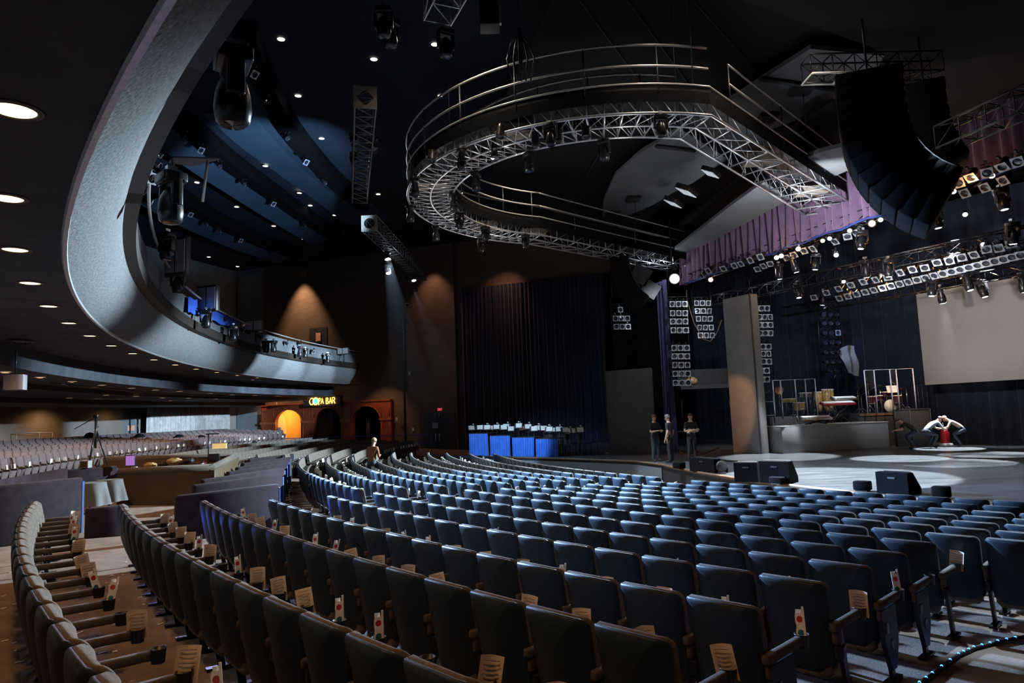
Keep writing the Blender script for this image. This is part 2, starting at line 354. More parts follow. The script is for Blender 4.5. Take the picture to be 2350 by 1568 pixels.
# -------- drapes
def drape(name, a, b, z0, z1, folds, amp, m, label, cat='curtain', z0b=None, z1b=None, group=None):
    mb = MB(); a = Vector(a); b = Vector(b); d = b - a; n = Vector((-d.y, d.x)).normalized(); nu = folds * 6; ph = rnd.random() * 6
    z0b = z0 if z0b is None else z0b; z1b = z1 if z1b is None else z1b
    wob = [rnd.uniform(.6, 1.4) for _ in range(folds + 2)]
    def fn(u, v):
        k = min(int(u * folds), folds); w = math.sin(u * folds * 2 * PI + ph) * amp * wob[k] + .4 * amp * math.sin(u * folds * 3.1 + 2 * v)
        p = a + d * u + n * w * (1 - .35 * v); return (p.x, p.y, (z0 + (z0b - z0) * u) * (1 - v) + (z1 + (z1b - z1) * u) * v)
    mb.grid(fn, nu, 3); o = mb.build(name, m); tag(o, label, cat, group); return o
sA, sB = bar_s(1073), bar_s(1396)
p, q = barpt(sA, 0, .6), barpt(sB, 0, .6)
drape('stage_curtain', (p.x, p.y), (q.x, q.y), -2.0, CZ + 9.0, 34, .12, M['drape_blue'], 'tall navy curtain behind the blue skirted tables')
q2 = barpt(bar_s(1560), 0, .9)
drape('stage_curtain', (q.x + .2, q.y), (q2.x, q2.y), -1, CZ + 9, 14, .12, M['drape_black'], 'black curtain between the navy curtain and the stage side tower')
p, q = pol(59.3, 169.0), pol(59.3, 159.8)
p2, q2 = atY(343, 960, p.y), atY(541, 960, q.y)
drape('striped_drape', (p2.x, p2.y - .2), (q2.x, q2.y - 1.2), -.1, CZ + 1.36, 34, .13, M['drape_grey'], 'long grey striped drape on the rear wall under the balcony')
V0, V1 = onZ(1566, 655, CZ + 6), onZ(2420, 352, CZ + 6)
drape('stage_valance', (V0.x, V0.y), (V1.x, V1.y), CZ + 6, CZ + 7.9, 44, .17, M['valance'], 'purple pleated valance across the top of the stage opening', 'curtain')
mb = MB(); nn = (V1 - V0); nn.z = 0; nn.normalize()
mb.path([V0.lerp(V1, t / 30) + Vector((-.1, -.05, -.02 + .05 * math.sin(t * 2))) for t in range(31)], lambda i: .03 + .025 * math.sin(i * 1.7) ** 2, 5)
bl = mb.build('blue_border', mat('blue_fringe', (.015, .03, .16), .8, c2=(.02, .045, .22), scale=8)); tag(bl, 'ragged blue fringe along the lower edge of the purple valance', 'fringe')
l0, l1 = atY(1514, 800, 33.4), atY(1536, 800, 32.4)
drape('leg_curtain', (l0.x, l0.y), (l1.x, l1.y), SZ, CZ + 6.1, 3, .12, mat('violet_velvet', (.03, .025, .1), .9, c2=(.045, .035, .14), scale=4, sheen=.4), 'narrow violet leg curtain hanging left of the light ladder')
BKU = Vector((-.53, .85))
b0 = Vector((22.0, 28.6)); b1 = b0 - BKU * 14; b2 = b0 + BKU * 19
drape('backdrop_curtain', (b1.x, b1.y), (b2.x, b2.y), SZ, CZ + 9, 60, .1, mat('deep_blue_backdrop', (.008, .014, .03), .9, c2=(.013, .021, .043), scale=3, sheen=.2), 'deep blue backdrop curtain across the back of the stage')
drape('masking_drape', (b2.x, b2.y), (6.5, 43.5), SZ, CZ + 9, 20, .1, M['drape_black'], 'black masking drape behind the stage side lights')
# ------------------------------------------------------------------ theatre seats
M['shell'] = mat('dark_vinyl_seat_back', (.017, .029, .042), .46, c2=(.021, .035, .05), scale=7, bump=.05, bscale=90, spec=.18)
M['fabric'] = mat('brown_grey_seat_fabric', (.105, .085, .07), .95, c2=(.15, .125, .105), scale=25, bump=.25, bscale=160, spec=.12, sheen=.12)
M['armcap'] = mat('brown_black_armrest', (.05, .036, .028), .7, c2=(.07, .05, .04), scale=12)
M['cup'] = mat('black_plastic_cup_holder', (.01, .011, .012), .35, c2=(.015, .016, .018), scale=10)
PITCH = .565
def outline(w, h, rt, rb, n=5):          # rounded outline in x/z, w half width
    pts = []
    for cx, cz, r, a0 in ((w - rt, h - rt, rt, 0), (-w + rt, h - rt, rt, 90), (-w + rb + .012, rb, rb, 180), (w - rb - .012, rb, rb, 270)):
        for i in range(n + 1):
            a = math.radians(a0 + 90 * i / n); pts.append((cx + r * math.cos(a), cz + r * math.sin(a)))
    return pts
def back_rings(rings, w, m):             # rings: (scale inset, y)
    mb = MB(); base = outline(w, .70, .055, .1); n = len(base); cz = .35; vs = []
    for ins, y in rings:
        for x, z in base:
            k = 1 - ins / w; kz = 1 - ins / .35
            X = x * k; Z = cz + (z - cz) * kz
            yy = y + .1 * (X / w) ** 2 - .02 + (.0 if Z < .45 else -.03 * ((Z - .45) / .25) ** 2)
            zz = .27 + Z * .985; vs.append((X, yy - .175 * Z, zz))
    fs = [(j * n + i, j * n + n + i, j * n + n + (i + 1) % n, j * n + (i + 1) % n) for j in range(len(rings) - 1) for i in range(n)]
    mb.add(vs, fs, m, True)
    L = (len(rings) - 1) * n; mb.f += [tuple(range(n)), tuple(L + i for i in range(n - 1, -1, -1))]; mb.mi += [m, m]; mb.sm += [True, True]
    return mb
def seat_meshes():
    D = {}
    D['back_panel'] = back_rings([(.248, -.021), (.225, -.021), (.19, -.0205), (.15, -.02), (.11, -.019), (.075, -.016), (.04, -.012), (.012, -.004), (0, .008), (.0, .022), (.01, .026)], .258, 0).mesh('back_panel', M['shell'])
    D['backrest'] = back_rings([(.012, .024), (-.002, .03), (-.004, .06), (.008, .082), (.04, .094), (.12, .088)], .254, 0).mesh('backrest', M['fabric'])
    mb = MB(); mb.box((0, .085, .42), (.225, .19, .05), 0, Matrix.Rotation(math.radians(78), 3, 'X'), .045)
    D['seat_cushion'] = mb.mesh('seat_cushion', M['fabric'])
    def arm(x):
        mb = MB(); mb.box((x, .19, .64), (.03, .25, .03), 0, None, .018); mb.box((x, .02, .58), (.02, .05, .06), 0, None, .01)
        return mb.mesh('armrest', M['armcap'])
    def holder(x):
        mb = MB(); mb.lathe([(.04, .0), (.048, .085), (.052, .09), (.046, .09), (.041, .02), (.001, .015)], 12, 0, (x, .48, .585), caps=False); mb.box((x, .43, .63), (.02, .02, .02))
        return mb.mesh('cup_holder', M['cup'])
    def leg(x):
        mb = MB(); mb.prism([(x - .016, .02, .6), (x - .016, .09, .6), (x - .016, .2, .02), (x - .016, .14, .02)], (.032, 0, 0)); mb.box((x, .17, .012), (.035, .13, .012)); mb.box((x, .06, .45), (.03, .05, .05), 0, None, .012)
        return mb.mesh('leg', M['satin'])
    for k, x in (('R', PITCH / 2), ('L', -PITCH / 2)): D['armrest' + k] = arm(x); D['cup_holder' + k] = holder(x); D['leg' + k] = leg(x)
    mb = MB(); x = PITCH / 2 + .005; pl = [(x - .02, -.03, .6), (x - .02, .3, .6), (x - .02, .31, .3), (x - .02, .22, .1), (x - .02, .12, .1), (x - .02, .02, .32)]
    mb.prism(pl, (.04, 0, 0)); D['end_panel'] = mb.mesh('end_panel', M['shell'])
    mb = MB(); mb.lathe([(.001, 0), (.045, 0), (.045, .006), (.03, .008), (.028, .004), (.001, .004)], 18, 0, (x + .02, .17, .3), (1, 0, 0)); D['aisle_badge'] = mb.mesh('aisle_badge', mat('pale_blue_disc', (.1, .16, .3), .4, c2=(.14, .2, .36), scale=8))
    return D
SM = seat_meshes()
def mk(name, me, parent):
    o = bpy.data.objects.new(name, me); COL.objects.link(o); o.parent = parent; return o
def new_seat(left=False, right=True, panel=False):
    e = empty('theater_seat')
    mk('back_panel', SM['back_panel'], e); mk('backrest', SM['backrest'], e); mk('seat_cushion', SM['seat_cushion'], e)
    for k, on in (('R', right), ('L', left)):
        if on:
            a = mk('armrest', SM['armrest' + k], e); mk('cup_holder', SM['cup_holder' + k], a); mk('leg', SM['leg' + k], e)
    if panel: p = mk('end_panel', SM['end_panel'], e); mk('aisle_badge', SM['aisle_badge'], p)
    return e
ROWS = [47.2, 46.03, 44.88, 43.9, 42.86, 41.95, 41.05, 40.15, 39.35, 38.6, 37.85, 37.1, 36.3, 35.3, 34.2]
def place(R, a):
    p = pol(R, a); return p, math.radians(a + 180) - PI / 2        # facing the centre
def off_stage(p, m=1.25): return (Vector((p.x, p.y)) - SC).length > SR + m
seats = []                                # (dist, row index, section, order from right end, pos, rz, flags)
def add_row(k, R, a_right, a_left, sec, flags=True):
    n = int(math.radians(a_right - a_left) * R / PITCH); 
    for i in range(n):
        a = a_right - math.degrees((i + .5) * PITCH / R)
        p, rz = place(R, a)
        if not off_stage(p): continue
        seats.append(dict(d=p.length, k=k, sec=sec, i=i, n=n, p=p, rz=rz, R=R, a=a, right=(i == 0), left=(i == n - 1)))
for k, R in enumerate(ROWS):
    right = 226.3 if k == 0 else (225.2 if k == 1 else (224.1 if k < 8 else 228.5))
    left = 210.1 if k == 0 else 211.6
    add_row(k, R, right, left, 'A')
for k, R in enumerate(ROWS):
    if k >= 5: add_row(k, R, 210.7, 191.5 if k < 8 else 186.2, 'B')
    if k < 8: add_row(k, R, 190.0, 168.0, 'C')
REAR = [50.3 + .95 * i for i in range(9)]
for k, R in enumerate(REAR): add_row(k, R, 198.5 if k < 3 else 200, 161.5 if k > 2 else 166, 'D')
for s in seats: s['seen'] = (s['p'].y > 1.2)
def inframe(p, mx=60):
    c = _R.transposed() @ (Vector((p.x, p.y, p.z + .8)) - EYE)
    if c.z < .5: return False
    x = CX + F * c.x / c.z; y = CY + F * c.y / c.z
    return -mx < x < 2350 + mx and y < 1568 + 230
vis = sorted([s for s in seats if inframe(s['p'])], key=lambda s: s['d'])
near, far = vis[:300], vis[300:]
protos = {}
ROWW = ['row at far left', 'nearest curved row', 'second nearest curved row', 'third nearest curved row', 'fourth nearest curved row', 'fifth nearest curved row', 'sixth nearest curved row', 'seventh nearest curved row', 'eighth nearest curved row', 'ninth nearest curved row', 'tenth nearest curved row', 'eleventh nearest curved row', 'twelfth nearest curved row', 'thirteenth nearest curved row', 'stage side row']
def seat_phrase(s):
    if s['k'] == 0: return f"{ORD[s['i']]} from the near end of the {ROWW[0]}"
    if s['sec'] == 'B': return f"{ORD[s['i']]} past the cross aisle in the {ROWW[s['k']].replace(' curved', '')}"
    return f"{ORD[s['i']]} from the right end of the {ROWW[s['k']]}"
for s in near:
    right_end_panel = s['right'] and s['sec'] == 'A' and s['k'] in (2, 3, 5, 6)
    key = (s['left'], right_end_panel)
    if key not in protos: protos[key] = e = new_seat(*((s['left'], True, right_end_panel)))
    else: e = copy_tree(protos[key])
    e.location = s['p']; e.rotation_euler = (0, 0, s['rz']); s['obj'] = e
    tone = 'brown grey' if s['k'] == 0 else 'dark'
    tag(e, f"{tone} theater seat, {seat_phrase(s)}", 'theater seat', 'theater seats in curved rows')
# the rest of the seating, too far to count
def far_seats(lst, name, label, front):
    src = [SM['back_panel'], SM['backrest'], SM['seat_cushion'], SM['armrestR'], SM['legR']]
    mb = MB()
    # light version: rounded slab, cushion and arm
    for s in lst:
        rot = Matrix.Rotation(s['rz'], 4, 'Z'); rot.translation = s['p']; mb.M = rot
        tilt = Matrix.Rotation(math.radians(10), 3, 'X')
        mb.box((0, -.1, .62), (.25, .02, .34), 0, tilt, .03); mb.box((0, -.045, .63), (.25, .035, .34), 1, tilt, .035)
        mb.box((0, .13, .48), (.225, .05, .2), 1, Matrix.Rotation(math.radians(-18), 3, 'X'), .04)
        mb.box((PITCH / 2, .14, .64), (.03, .25, .03), 2); mb.box((PITCH / 2, .13, .31), (.016, .05, .31), 2)
    o = mb.build(name, [M['shell'], M['fabric'] if not front else M['fabric_rear'], M['armcap']]); tag(o, label, 'theater seats', None, 'stuff')
M['fabric_rear'] = mat('rose_seat_fabric', (.12, .09, .092), .95, c2=(.16, .12, .125), scale=20, spec=.15)  # pinker than the fabric of the other seats
far_seats([s for s in far if s['sec'] != 'D'], 'distant_theater_seats', 'mass of grey theater seats in the far curved rows before the bar', False)
far_seats([s for s in far if s['sec'] == 'D'], 'rear_theater_seats', 'mass of rose grey theater seats on the rear tier under the balcony', True)
# ------------------------------------------------------------------ light
def spot(name, loc, tgt, e, col, ang, blend=.3, r=.12):
    l = bpy.data.lights.new(name, 'SPOT'); l.energy = e; l.color = col; l.spot_size = math.radians(ang); l.spot_blend = blend; l.shadow_soft_size = r
    o = bpy.data.objects.new(name, l); COL.objects.link(o); o.location = loc; d = Vector(tgt) - Vector(loc); o.rotation_euler = d.to_track_quat('-Z', 'Y').to_euler(); return o
def point(name, loc, e, col, r=.15):
    l = bpy.data.lights.new(name, 'POINT'); l.energy = e; l.color = col; l.shadow_soft_size = r
    o = bpy.data.objects.new(name, l); COL.objects.link(o); o.location = loc; return o
WARM = (1, .62, .3); COOL = (.62, .82, 1); WHITE = (.85, .93, 1)
K = onZ(1548, 640, CZ + 4.97)
# ------------------------------------------------------------------ circular catwalk above the seats
RC = Vector((3.1, 21.65)); RO, RI = 6.25, 4.85; DZ = CZ + 7.5
def rpt(r, a): return Vector((RC.x + r * math.cos(math.radians(a)), RC.y + r * math.sin(math.radians(a))))
angs = [-72.7 - 175.3 * i / 44 for i in range(45)]
nv = Vector((7.75, 8.4)); fv = Vector((7.44, 6.86))
def leg_pts(s, v, n=10): return [s + v * (i / n) for i in range(1, n + 1)]
outer = list(reversed(leg_pts(rpt(RO, -72.7), nv))) + [rpt(RO, a) for a in angs] + leg_pts(rpt(RO, -248), fv)
nvi = Vector((6.5, 7.7))
inner = list(reversed(leg_pts(rpt(RI, -72.7), nvi))) + [rpt(RI, a) for a in angs] + leg_pts(rpt(RI, -248), fv)
def p3(p, z): return Vector((p.x, p.y, z))
cat = empty('circular_catwalk', (RC.x, RC.y, DZ), 0, 'horseshoe shaped steel catwalk with handrails hanging over the seats', 'catwalk')
def part(mb, name, m, par=cat):
    mb.M = None; off = Vector(par.location) if par.parent is None else Vector(par.parent.location)
    mb.v = [(v[0] - off.x, v[1] - off.y, v[2] - off.z) for v in mb.v]; return mb.build(name, m, par)
N = len(outer)
mb = MB(); vs = []
for o, i in zip(outer, inner): vs += [p3(o, DZ), p3(i, DZ), p3(i, DZ - .05), p3(o, DZ - .05)]
mb.add(vs, [(4 * k + j, 4 * k + (j + 1) % 4, 4 * k + 4 + (j + 1) % 4, 4 * k + 4 + j) for k in range(N - 1) for j in range(4)] + [(0, 1, 2, 3), (4 * N - 1, 4 * N - 2, 4 * N - 3, 4 * N - 4)])
part(mb, 'deck', M['black'])
for line, nm in ((outer, 'outer'), (inner, 'inner')):
    mb = MB(); vs = []
    for o in line: vs += [p3(o, DZ + .08), p3(o, DZ - .34)]
    mb.add(vs, [(2 * k, 2 * k + 1, 2 * k + 3, 2 * k + 2) for k in range(N - 1)])
    part(mb, 'fascia_band', M['slot'])
    mb = MB(); mb.path([p3(o, DZ + .1) for o in line], .028, 6); part(mb, 'kick_rail', M['steel'])
    for h in (.55, 1.07):
        mb = MB()
        segs = (line[:10], line[10:N - 10], line[N - 11:])
        for sg in segs: mb.path([p3(o, DZ + h + .0) for o in sg], .03, 6)
        part(mb, 'handrail', M['steel'])
    for k in list(range(0, 11, 3)) + list(range(13, N - 10, 4)) + list(range(N - 9, N, 4)):
        mb = MB(); mb.tube(p3(line[k], DZ - .1), p3(line[k], DZ + 1.07), .022, 5); part(mb, 'rail_post', M['dim_metal'])
BZ = DZ - .62
mid = [(a + b) / 2 for a, b in zip(outer, inner)]
for line in (outer, mid, inner):
    mb = MB(); mb.path([p3(o, BZ) for o in line], .036, 6); part(mb, 'bottom_chord', M['alu'])
mb = MB()
for k in range(N):
    mb.tube(p3(outer[k], BZ), p3(inner[k], BZ), .024, 5)
    if k < N - 1:
        mb.tube(p3(outer[k], BZ), p3(mid[k + 1], BZ), .016, 4); mb.tube(p3(inner[k], BZ), p3(mid[k + 1], BZ), .016, 4)
        for t_ in (.1, .5, .9): q0, q1 = outer[k].lerp(inner[k], t_), outer[k + 1].lerp(inner[k + 1], t_); mb.tube(p3(q0, BZ), p3(q0, DZ - .06), .016, 4); mb.tube(p3(q0, BZ), p3(q1, DZ - .06), .014, 4)
part(mb, 'lacing', M['alu'])
M['tray'] = mat('tan_cable_tray', (.24, .2, .17), .6, c2=(.17, .145, .12), scale=6)
for k in (2, 6, 22, 34, 48, 54): mb = MB(); mb.box(p3(mid[k], BZ + .28), (.5, .32, .1)); part(mb, 'cable_tray', M['tray'])
# end gate of the near leg
mb = MB(); e0, e1 = p3(outer[0], BZ), p3(inner[0], BZ); mb.tube(e0, e1, .04); mb.tube(e0, e0 + Vector((.25, .27, .1)), .03); mb.tube(e1, e1 + Vector((.25, .27, .1)), .03); mb.tube(e0 + Vector((.25, .27, .1)), e1 + Vector((.25, .27, .1)), .03)
part(mb, 'end_frame', M['alu'])
for k in (12, 26, 40, 52):
    mb = MB(); mb.tube(p3(outer[k], DZ), p3(outer[k], CEILB - .4), .008, 4); part(mb, 'suspension_cable', M['dim_metal'])

# ------------------------------------------------------------------ lamps
M['gel'] = mat('pale_gel_frame', (.5, .52, .56), .45, .3, c2=(.4, .42, .46), scale=14)
M['can'] = mat('warm_tinted_lamp_can', (.03, .026, .024), .35, .5, c2=(.055, .045, .04), scale=10)  # black with the glow of warm lamps tinted into the colour
def par_mesh():
    D = {}
    mb = MB(); mb.lathe([(.05, -.36), (.075, -.34), (.095, -.24), (.11, -.02), (.115, 0), (.105, 0), (.1, -.03)], 14, 0, None, (0, 1, 0)); D['can'] = mb.mesh('can', M['can'])
    mb = MB(); n = 16; vs = []
    for i in range(n):
        a = 2 * PI * i / n + PI / 4; c, s_ = math.cos(a), math.sin(a); k = .138 / max(abs(c), abs(s_))
        for y in (0, .012): vs += [(c * .108, y, s_ * .108), (c * k, y, s_ * k)]
    fs = []
    for i in range(n):
        j = (i + 1) % n; a, b = 4 * i, 4 * j
        fs += [(a, a + 1, b + 1, b), (a + 2, b + 2, b + 3, a + 3), (a, b, b + 2, a + 2), (a + 1, a + 3, b + 3, b + 1)]
    mb.add(vs, fs); D['gel_frame'] = mb.mesh('gel_frame', M['gel'])
    mb = MB(); mb.lathe([(.001, -.02), (.1, -.03)], 14, 0, None, (0, 1, 0), caps=False); D['lens'] = mb.mesh('lens', M['lens'])
    D['lit'] = MB().lathe([(.001, -.015), (.085, -.02)], 14, 0, None, (0, 1, 0), caps=False).mesh('lens', M['cool_lamp'])
    D['litw'] = MB().lathe([(.001, -.015), (.085, -.02)], 14, 0, None, (0, 1, 0), caps=False).mesh('lens', M['warm_lamp'])
    mb = MB(); mb.path([(-.13, -.12, 0), (-.135, -.12, .2), (.135, -.12, .2), (.13, -.12, 0)], .012, 4); mb.box((0, -.12, .24), (.03, .03, .05)); D['yoke'] = mb.mesh('yoke', M['satin'])
    # moving head: hangs from its base, nose down
    mb = MB(); mb.box((0, 0, -.06), (.17, .14, .06), 0, None, .02); D['base'] = mb.mesh('base', M['satin'])
    mb = MB(); mb.box((-.17, 0, -.26), (.025, .07, .17), 0, None, .015); mb.box((.17, 0, -.26), (.025, .07, .17), 0, None, .015); mb.box((0, 0, -.12), (.19, .08, .02)); D['arm'] = mb.mesh('yoke_arm', M['satin'])
    mb = MB(); mb.lathe([(.02, -.16), (.07, -.2), (.115, -.28), (.14, -.38), (.15, -.5), (.135, -.6), (.1, -.63)], 18); D['head'] = mb.mesh('head', M['satin'])
    D['nose'] = MB().lathe([(.001, -.64), (.1, -.632)], 16, caps=False).mesh('front_lens', M['lens'])
    D['noselit'] = MB().lathe([(.001, -.64), (.09, -.636)], 16, caps=False).mesh('front_lens', M['cool_lamp'])
    mb = MB(); mb.tube((0, 0, -.02), (0, 0, .1), .025, 6); mb.box((0, 0, .07), (.04, .06, .03)); D['clamp'] = mb.mesh('clamp', M['alu'])
    return D
LM = par_mesh()
def parlamp(loc, d, label, group, lit=None, frame_on=True, s=1.0, cat='stage lamp'):
    e = empty('par_lamp', loc); tag(e, label, cat, group); e.rotation_euler = frame(d).to_euler(); e.scale = (s, s, s)
    c = mk('can', LM['can'], e); mk('lens', LM[lit or 'lens'], c)
    if frame_on: mk('gel_frame', LM['gel_frame'], e)
    mk('yoke', LM['yoke'], e); return e
def movehead(loc, label, group, lit=False, s=1.0, rot=(0, 0, 0)):
    e = empty('moving_head_lamp', loc); tag(e, label, 'stage lamp', group); e.scale = (s, s, s); e.rotation_euler = rot
    mk('base', LM['base'], e); mk('yoke_arm', LM['arm'], e); h = mk('head', LM['head'], e); mk('front_lens', LM['noselit' if lit else 'nose'], h); mk('clamp', LM['clamp'], e); return e
g = 'lamps hung under the circular catwalk'
wh = ['near the far leg', 'on the far side of the curve', 'on the left side of the curve', 'on the near side of the curve', 'near the near leg']
ks = [13, 16, 19, 22, 25, 28, 31, 34, 37, 40, 43, 46, 49, 52]
for i, k in enumerate(ks):
    ln = (outer, inner)[i % 2]; q = ln[k]
    movehead(p3(q, BZ - .05), f'black lamp hung under the curved catwalk, {ORD[i]} counting from the near leg', g, s=.85, rot=(0, 0, rnd.random() * 6))
for i, (px, py) in enumerate(((1148, 315), (1230, 335), (1280, 325), (1345, 315), (1135, 365), (990, 370))):
    parlamp(onZ(px, py, BZ - .3), (rnd.uniform(-.3, .3), rnd.uniform(-.5, .2), -1), f'small round lamp dangling below the near curve of the catwalk, {ORD[i]} of six', 'small lamps dangling below the catwalk', frame_on=False, s=1.0)

# ------------------------------------------------------------------ box trusses
def truss(name, p0, p1, w, h, label, bay=.55, r=.025, m='alu', endplate=None, cat='truss'):
    p0, p1 = Vector(p0), Vector(p1); d = p1 - p0; L = d.length; fr = frame(d)
    e = empty(name, (p0 + p1) / 2); tag(e, label, cat)
    cs = [(-w / 2, -h / 2), (w / 2, -h / 2), (w / 2, h / 2), (-w / 2, h / 2)]
    P = lambda c, t: p0 + d * (t / L) + fr @ Vector((c[0], 0, c[1]))
    mb = MB()
    for c in cs: mb.tube(P(c, 0), P(c, L), r, 6)
    part(mb, 'main_chords', M[m], e)
    mb = MB(); n = max(2, round(L / bay))
    for i in range(n + 1):
        t = L * i / n
        for a in range(4):
            mb.tube(P(cs[a], t), P(cs[(a + 1) % 4], t), r * .6, 4)
            if i < n: mb.tube(P(cs[a], t), P(cs[(a + 1) % 4], t + L / n), r * .6, 4)
    part(mb, 'lacing', M[m], e)
    if endplate:
        mb = MB(); k = 20; vs = []
        for i in range(k):
            a = 2 * PI * i / k + PI / 4; c, s_ = math.cos(a), math.sin(a); q = (w / 2 + .03) / max(abs(c), abs(s_)); q2 = w * .36 if endplate == 'round' else w * .4 / (abs(c) + abs(s_)) * 1.1
            for t in (-.03, 0): vs += [P((c * q2, s_ * q2), t), P((c * q, s_ * q), t)]
        fs = []
        for i in range(k):
            j = (i + 1) % k; a, b = 4 * i, 4 * j; fs += [(a, b, b + 1, a + 1), (a + 2, a + 3, b + 3, b + 2), (a, a + 2, b + 2, b), (a + 1, b + 1, b + 3, a + 3)]
        mb.add(vs, fs); part(mb, 'end_plate', mat('tan_end_plate', (.3, .25, .2), .5, .2, c2=(.24, .2, .16), scale=8), e)
    return e
M['alu_dim'] = mat('dim_lit_aluminium', (.16, .165, .175), .45, .8, c2=(.12, .125, .135), scale=14)  # aluminium darkened to stand for the dimmer light on two trusses
T1a, T1b = onZ(838, 224, CZ + 8), onZ(825, 450, CZ + 8)
truss('box_truss', T1a, T1b, .52, .52, 'square box truss with a diamond end plate hanging left of the catwalk', endplate='diamond', m='alu_dim')
T2a, T2b = onZ(848, 513, CZ + 8), onZ(966, 632, CZ + 8)
truss('box_truss', T2a, T2b, .62, .62, 'box truss with a round end plate below the ring, carrying a lit spotlight', endplate='round', m='alu_dim')
T3a, T3b = onZ(1003, 22, CZ + 8), onZ(1100, -160, CZ + 8)
truss('box_truss', T3a, T3b, .55, .55, 'box truss end cut off by the top edge of the photo')
T4a, T4b = onZ(2165, 318, CZ + 5.8), onZ(2420, 205, CZ + 5.8)
truss('box_truss', T4a, T4b, .5, .5, 'box truss in front of the valance behind the large speaker array', m='dim_metal')
T5a, T5b = onZ(1850, 158, CZ + 8.3), onZ(2150, 150, CZ + 8.3)
truss('box_truss', T5a, T5b, .5, .5, 'dark box truss holding up the large speaker array', m='satin')
mb = MB(); q = T5a - Vector((0, 0, .27)); fr = frame(T5b - T5a)
for a, b in (((-.3, 0), (.3, 0)), ((.3, 0), (.3, 1.4)), ((.3, 1.4), (-.3, 1.4)), ((-.3, 1.4), (-.3, 0)), ((-.3, .8), (.3, .8))):
    mb.tube(q + fr @ Vector((a[0], a[1], 0)), q + fr @ Vector((b[0], b[1], 0)), .03, 4)
o = mb.build('white_frame', M['white']); tag(o, 'thin white frame under the dark truss end, top right', 'frame')
# lamps on those trusses
for i, (px, py, tz, lab, lit) in enumerate(((815, 330, 8, 'black lamp on the left face of the diamond ended truss, upper one', 0), (815, 375, 8, 'black lamp on the left face of the diamond ended truss, lower one', 0), (858, 345, 8, 'black lamp on the right face of the diamond ended truss', 0), (890, 596, 7.2, 'brightly lit spotlight under the round ended box truss', 1), (892, 628, 6.6, 'dimmer spotlight hanging straight below the brightest truss spotlight', 1), (950, 645, 7.1, 'spotlight at the low end of the round ended box truss', 1), (953, 668, 6.8, 'lowest spotlight below the round ended box truss', 0))):
    e = parlamp(onZ(px, py, CZ + tz), (.25, -.35, -1), lab, 'lamps on the box trusses', 'lit' if lit else None, False, 1.3)
for i, (px, py, lab) in enumerate(((880, 70, 'black hanging lamp against the ceiling left of the top truss'), (1022, 120, 'black barrel lamp hanging under the top truss'), (895, 95, 'long black barrel lamp beside the hanging ceiling lamp'))):
    movehead(onZ(px, py - 50, CZ + 7.6), lab, 'lamps below the top truss', s=.9, rot=(0, 0, .5 * i))
# hanging speaker column at the top
e = empty('hanging_speaker', onZ(1123, 30, CZ + 8.2)); tag(e, 'black hanging speaker column at the top edge with a chrome hinge', 'speaker')
mb = MB(); mb.box((0, 0, .35), (.2, .2, .7), 0, None, .02); mb.build('body', M['black'], e); mb = MB(); mb.box((.22, 0, -.05), (.02, .05, .2)); mb.build('hinge', M['steel'], e); mb = MB(); mb.tube((0, 0, 1), (0, 0, 2), .015, 4); mb.build('cable', M['black'], e)
# cable bundle
def cable(name, pts, r, label, m='black'):
    o = MB().path(pts, r, 5).build(name, M[m]); tag(o, label, 'cable'); return o
pz = [onZ(1192, 0, CZ + 8.9), onZ(1190, 70, CZ + 8.3)]
e = empty('cable_bundle', onZ(1192, 75, CZ + 8.2)); tag(e, 'bundle of black cables hanging in front of the dark bulkhead above the ring', 'cable')
mb = MB(); mb.tube((0, 0, 0), (0, 0, 1.6), .02); mb.tube((0, 0, .1), (0, 0, -.9), .05)
for k in range(5): mb.path([(0, 0, 0), (-.2 + .1 * k, 0, -.25), (-.3 + .15 * k, 0, -.6), (-.2 + .1 * k, 0, -1.1)], .018, 4)
mb.build('strands', M['black'], e)
cable('hoist_cable', [onZ(1580, -20, CEILB - .4), p3(outer[11], DZ + .1)], .012, 'thin vertical hoist cable above the near corner of the catwalk', 'dim_metal')

# ------------------------------------------------------------------ line arrays
def line_array(pts, P0, n3, depth, width, label, nm, m):
    n3 = Vector(n3).normalized(); h = Vector((n3.y, -n3.x, 0))
    Q = []
    for px, py in pts:
        r = ray(px, py); t = (P0 - EYE).dot(n3) / r.dot(n3); Q.append(EYE + r * t)
    e = empty('speaker_array', Q[0]); tag(e, label, 'speaker array')
    for i in range(len(Q) - 1):
        a, b = Q[i], Q[i + 1]; d = (a - b).normalized(); x = d.cross(n3).normalized(); rot = Matrix((x, n3, d)).transposed()
        mb = MB(); mb.box((0, 0, 0), (depth / 2, width / 2, (a - b).length / 2 + .03), 0, rot, .03)
        mb.v = [tuple(Vector(v) + (a + b) / 2 - Q[0]) for v in mb.v]; c = mb.build('cabinet', M['slot'], e)
        mb = MB(); mb.box(-x * 0 + rot @ Vector((-depth / 2 - .005, 0, 0)), (.012, width / 2 - .04, (a - b).length / 2 - .04), 0, rot)
        mb.v = [tuple(Vector(v) + (a + b) / 2 - Q[0]) for v in mb.v]; mb.build('grille', m, c)
    mb = MB(); mb.tube((0, 0, 0), (0, 0, 1.3), .02); mb.box((0, 0, .08), (depth / 2, .06, .05)); mb.build('hanging_frame', M['satin'], e)
    return e
grl = mat('grey_speaker_grille', (.012, .0125, .014), .6, c2=(.016, .017, .019), scale=30)
line_array([(1992, 190), (1993, 218), (1995, 246), (1998, 274), (2003, 302), (2010, 330), (2021, 357), (2036, 383), (2055, 407), (2078, 428), (2104, 446), (2133, 460), (2162, 470)], atY(2000, 300, 12.6), (.46, .89, 0), 1.12, 1.2, 'huge black curved speaker array hanging at upper right', 0, grl)
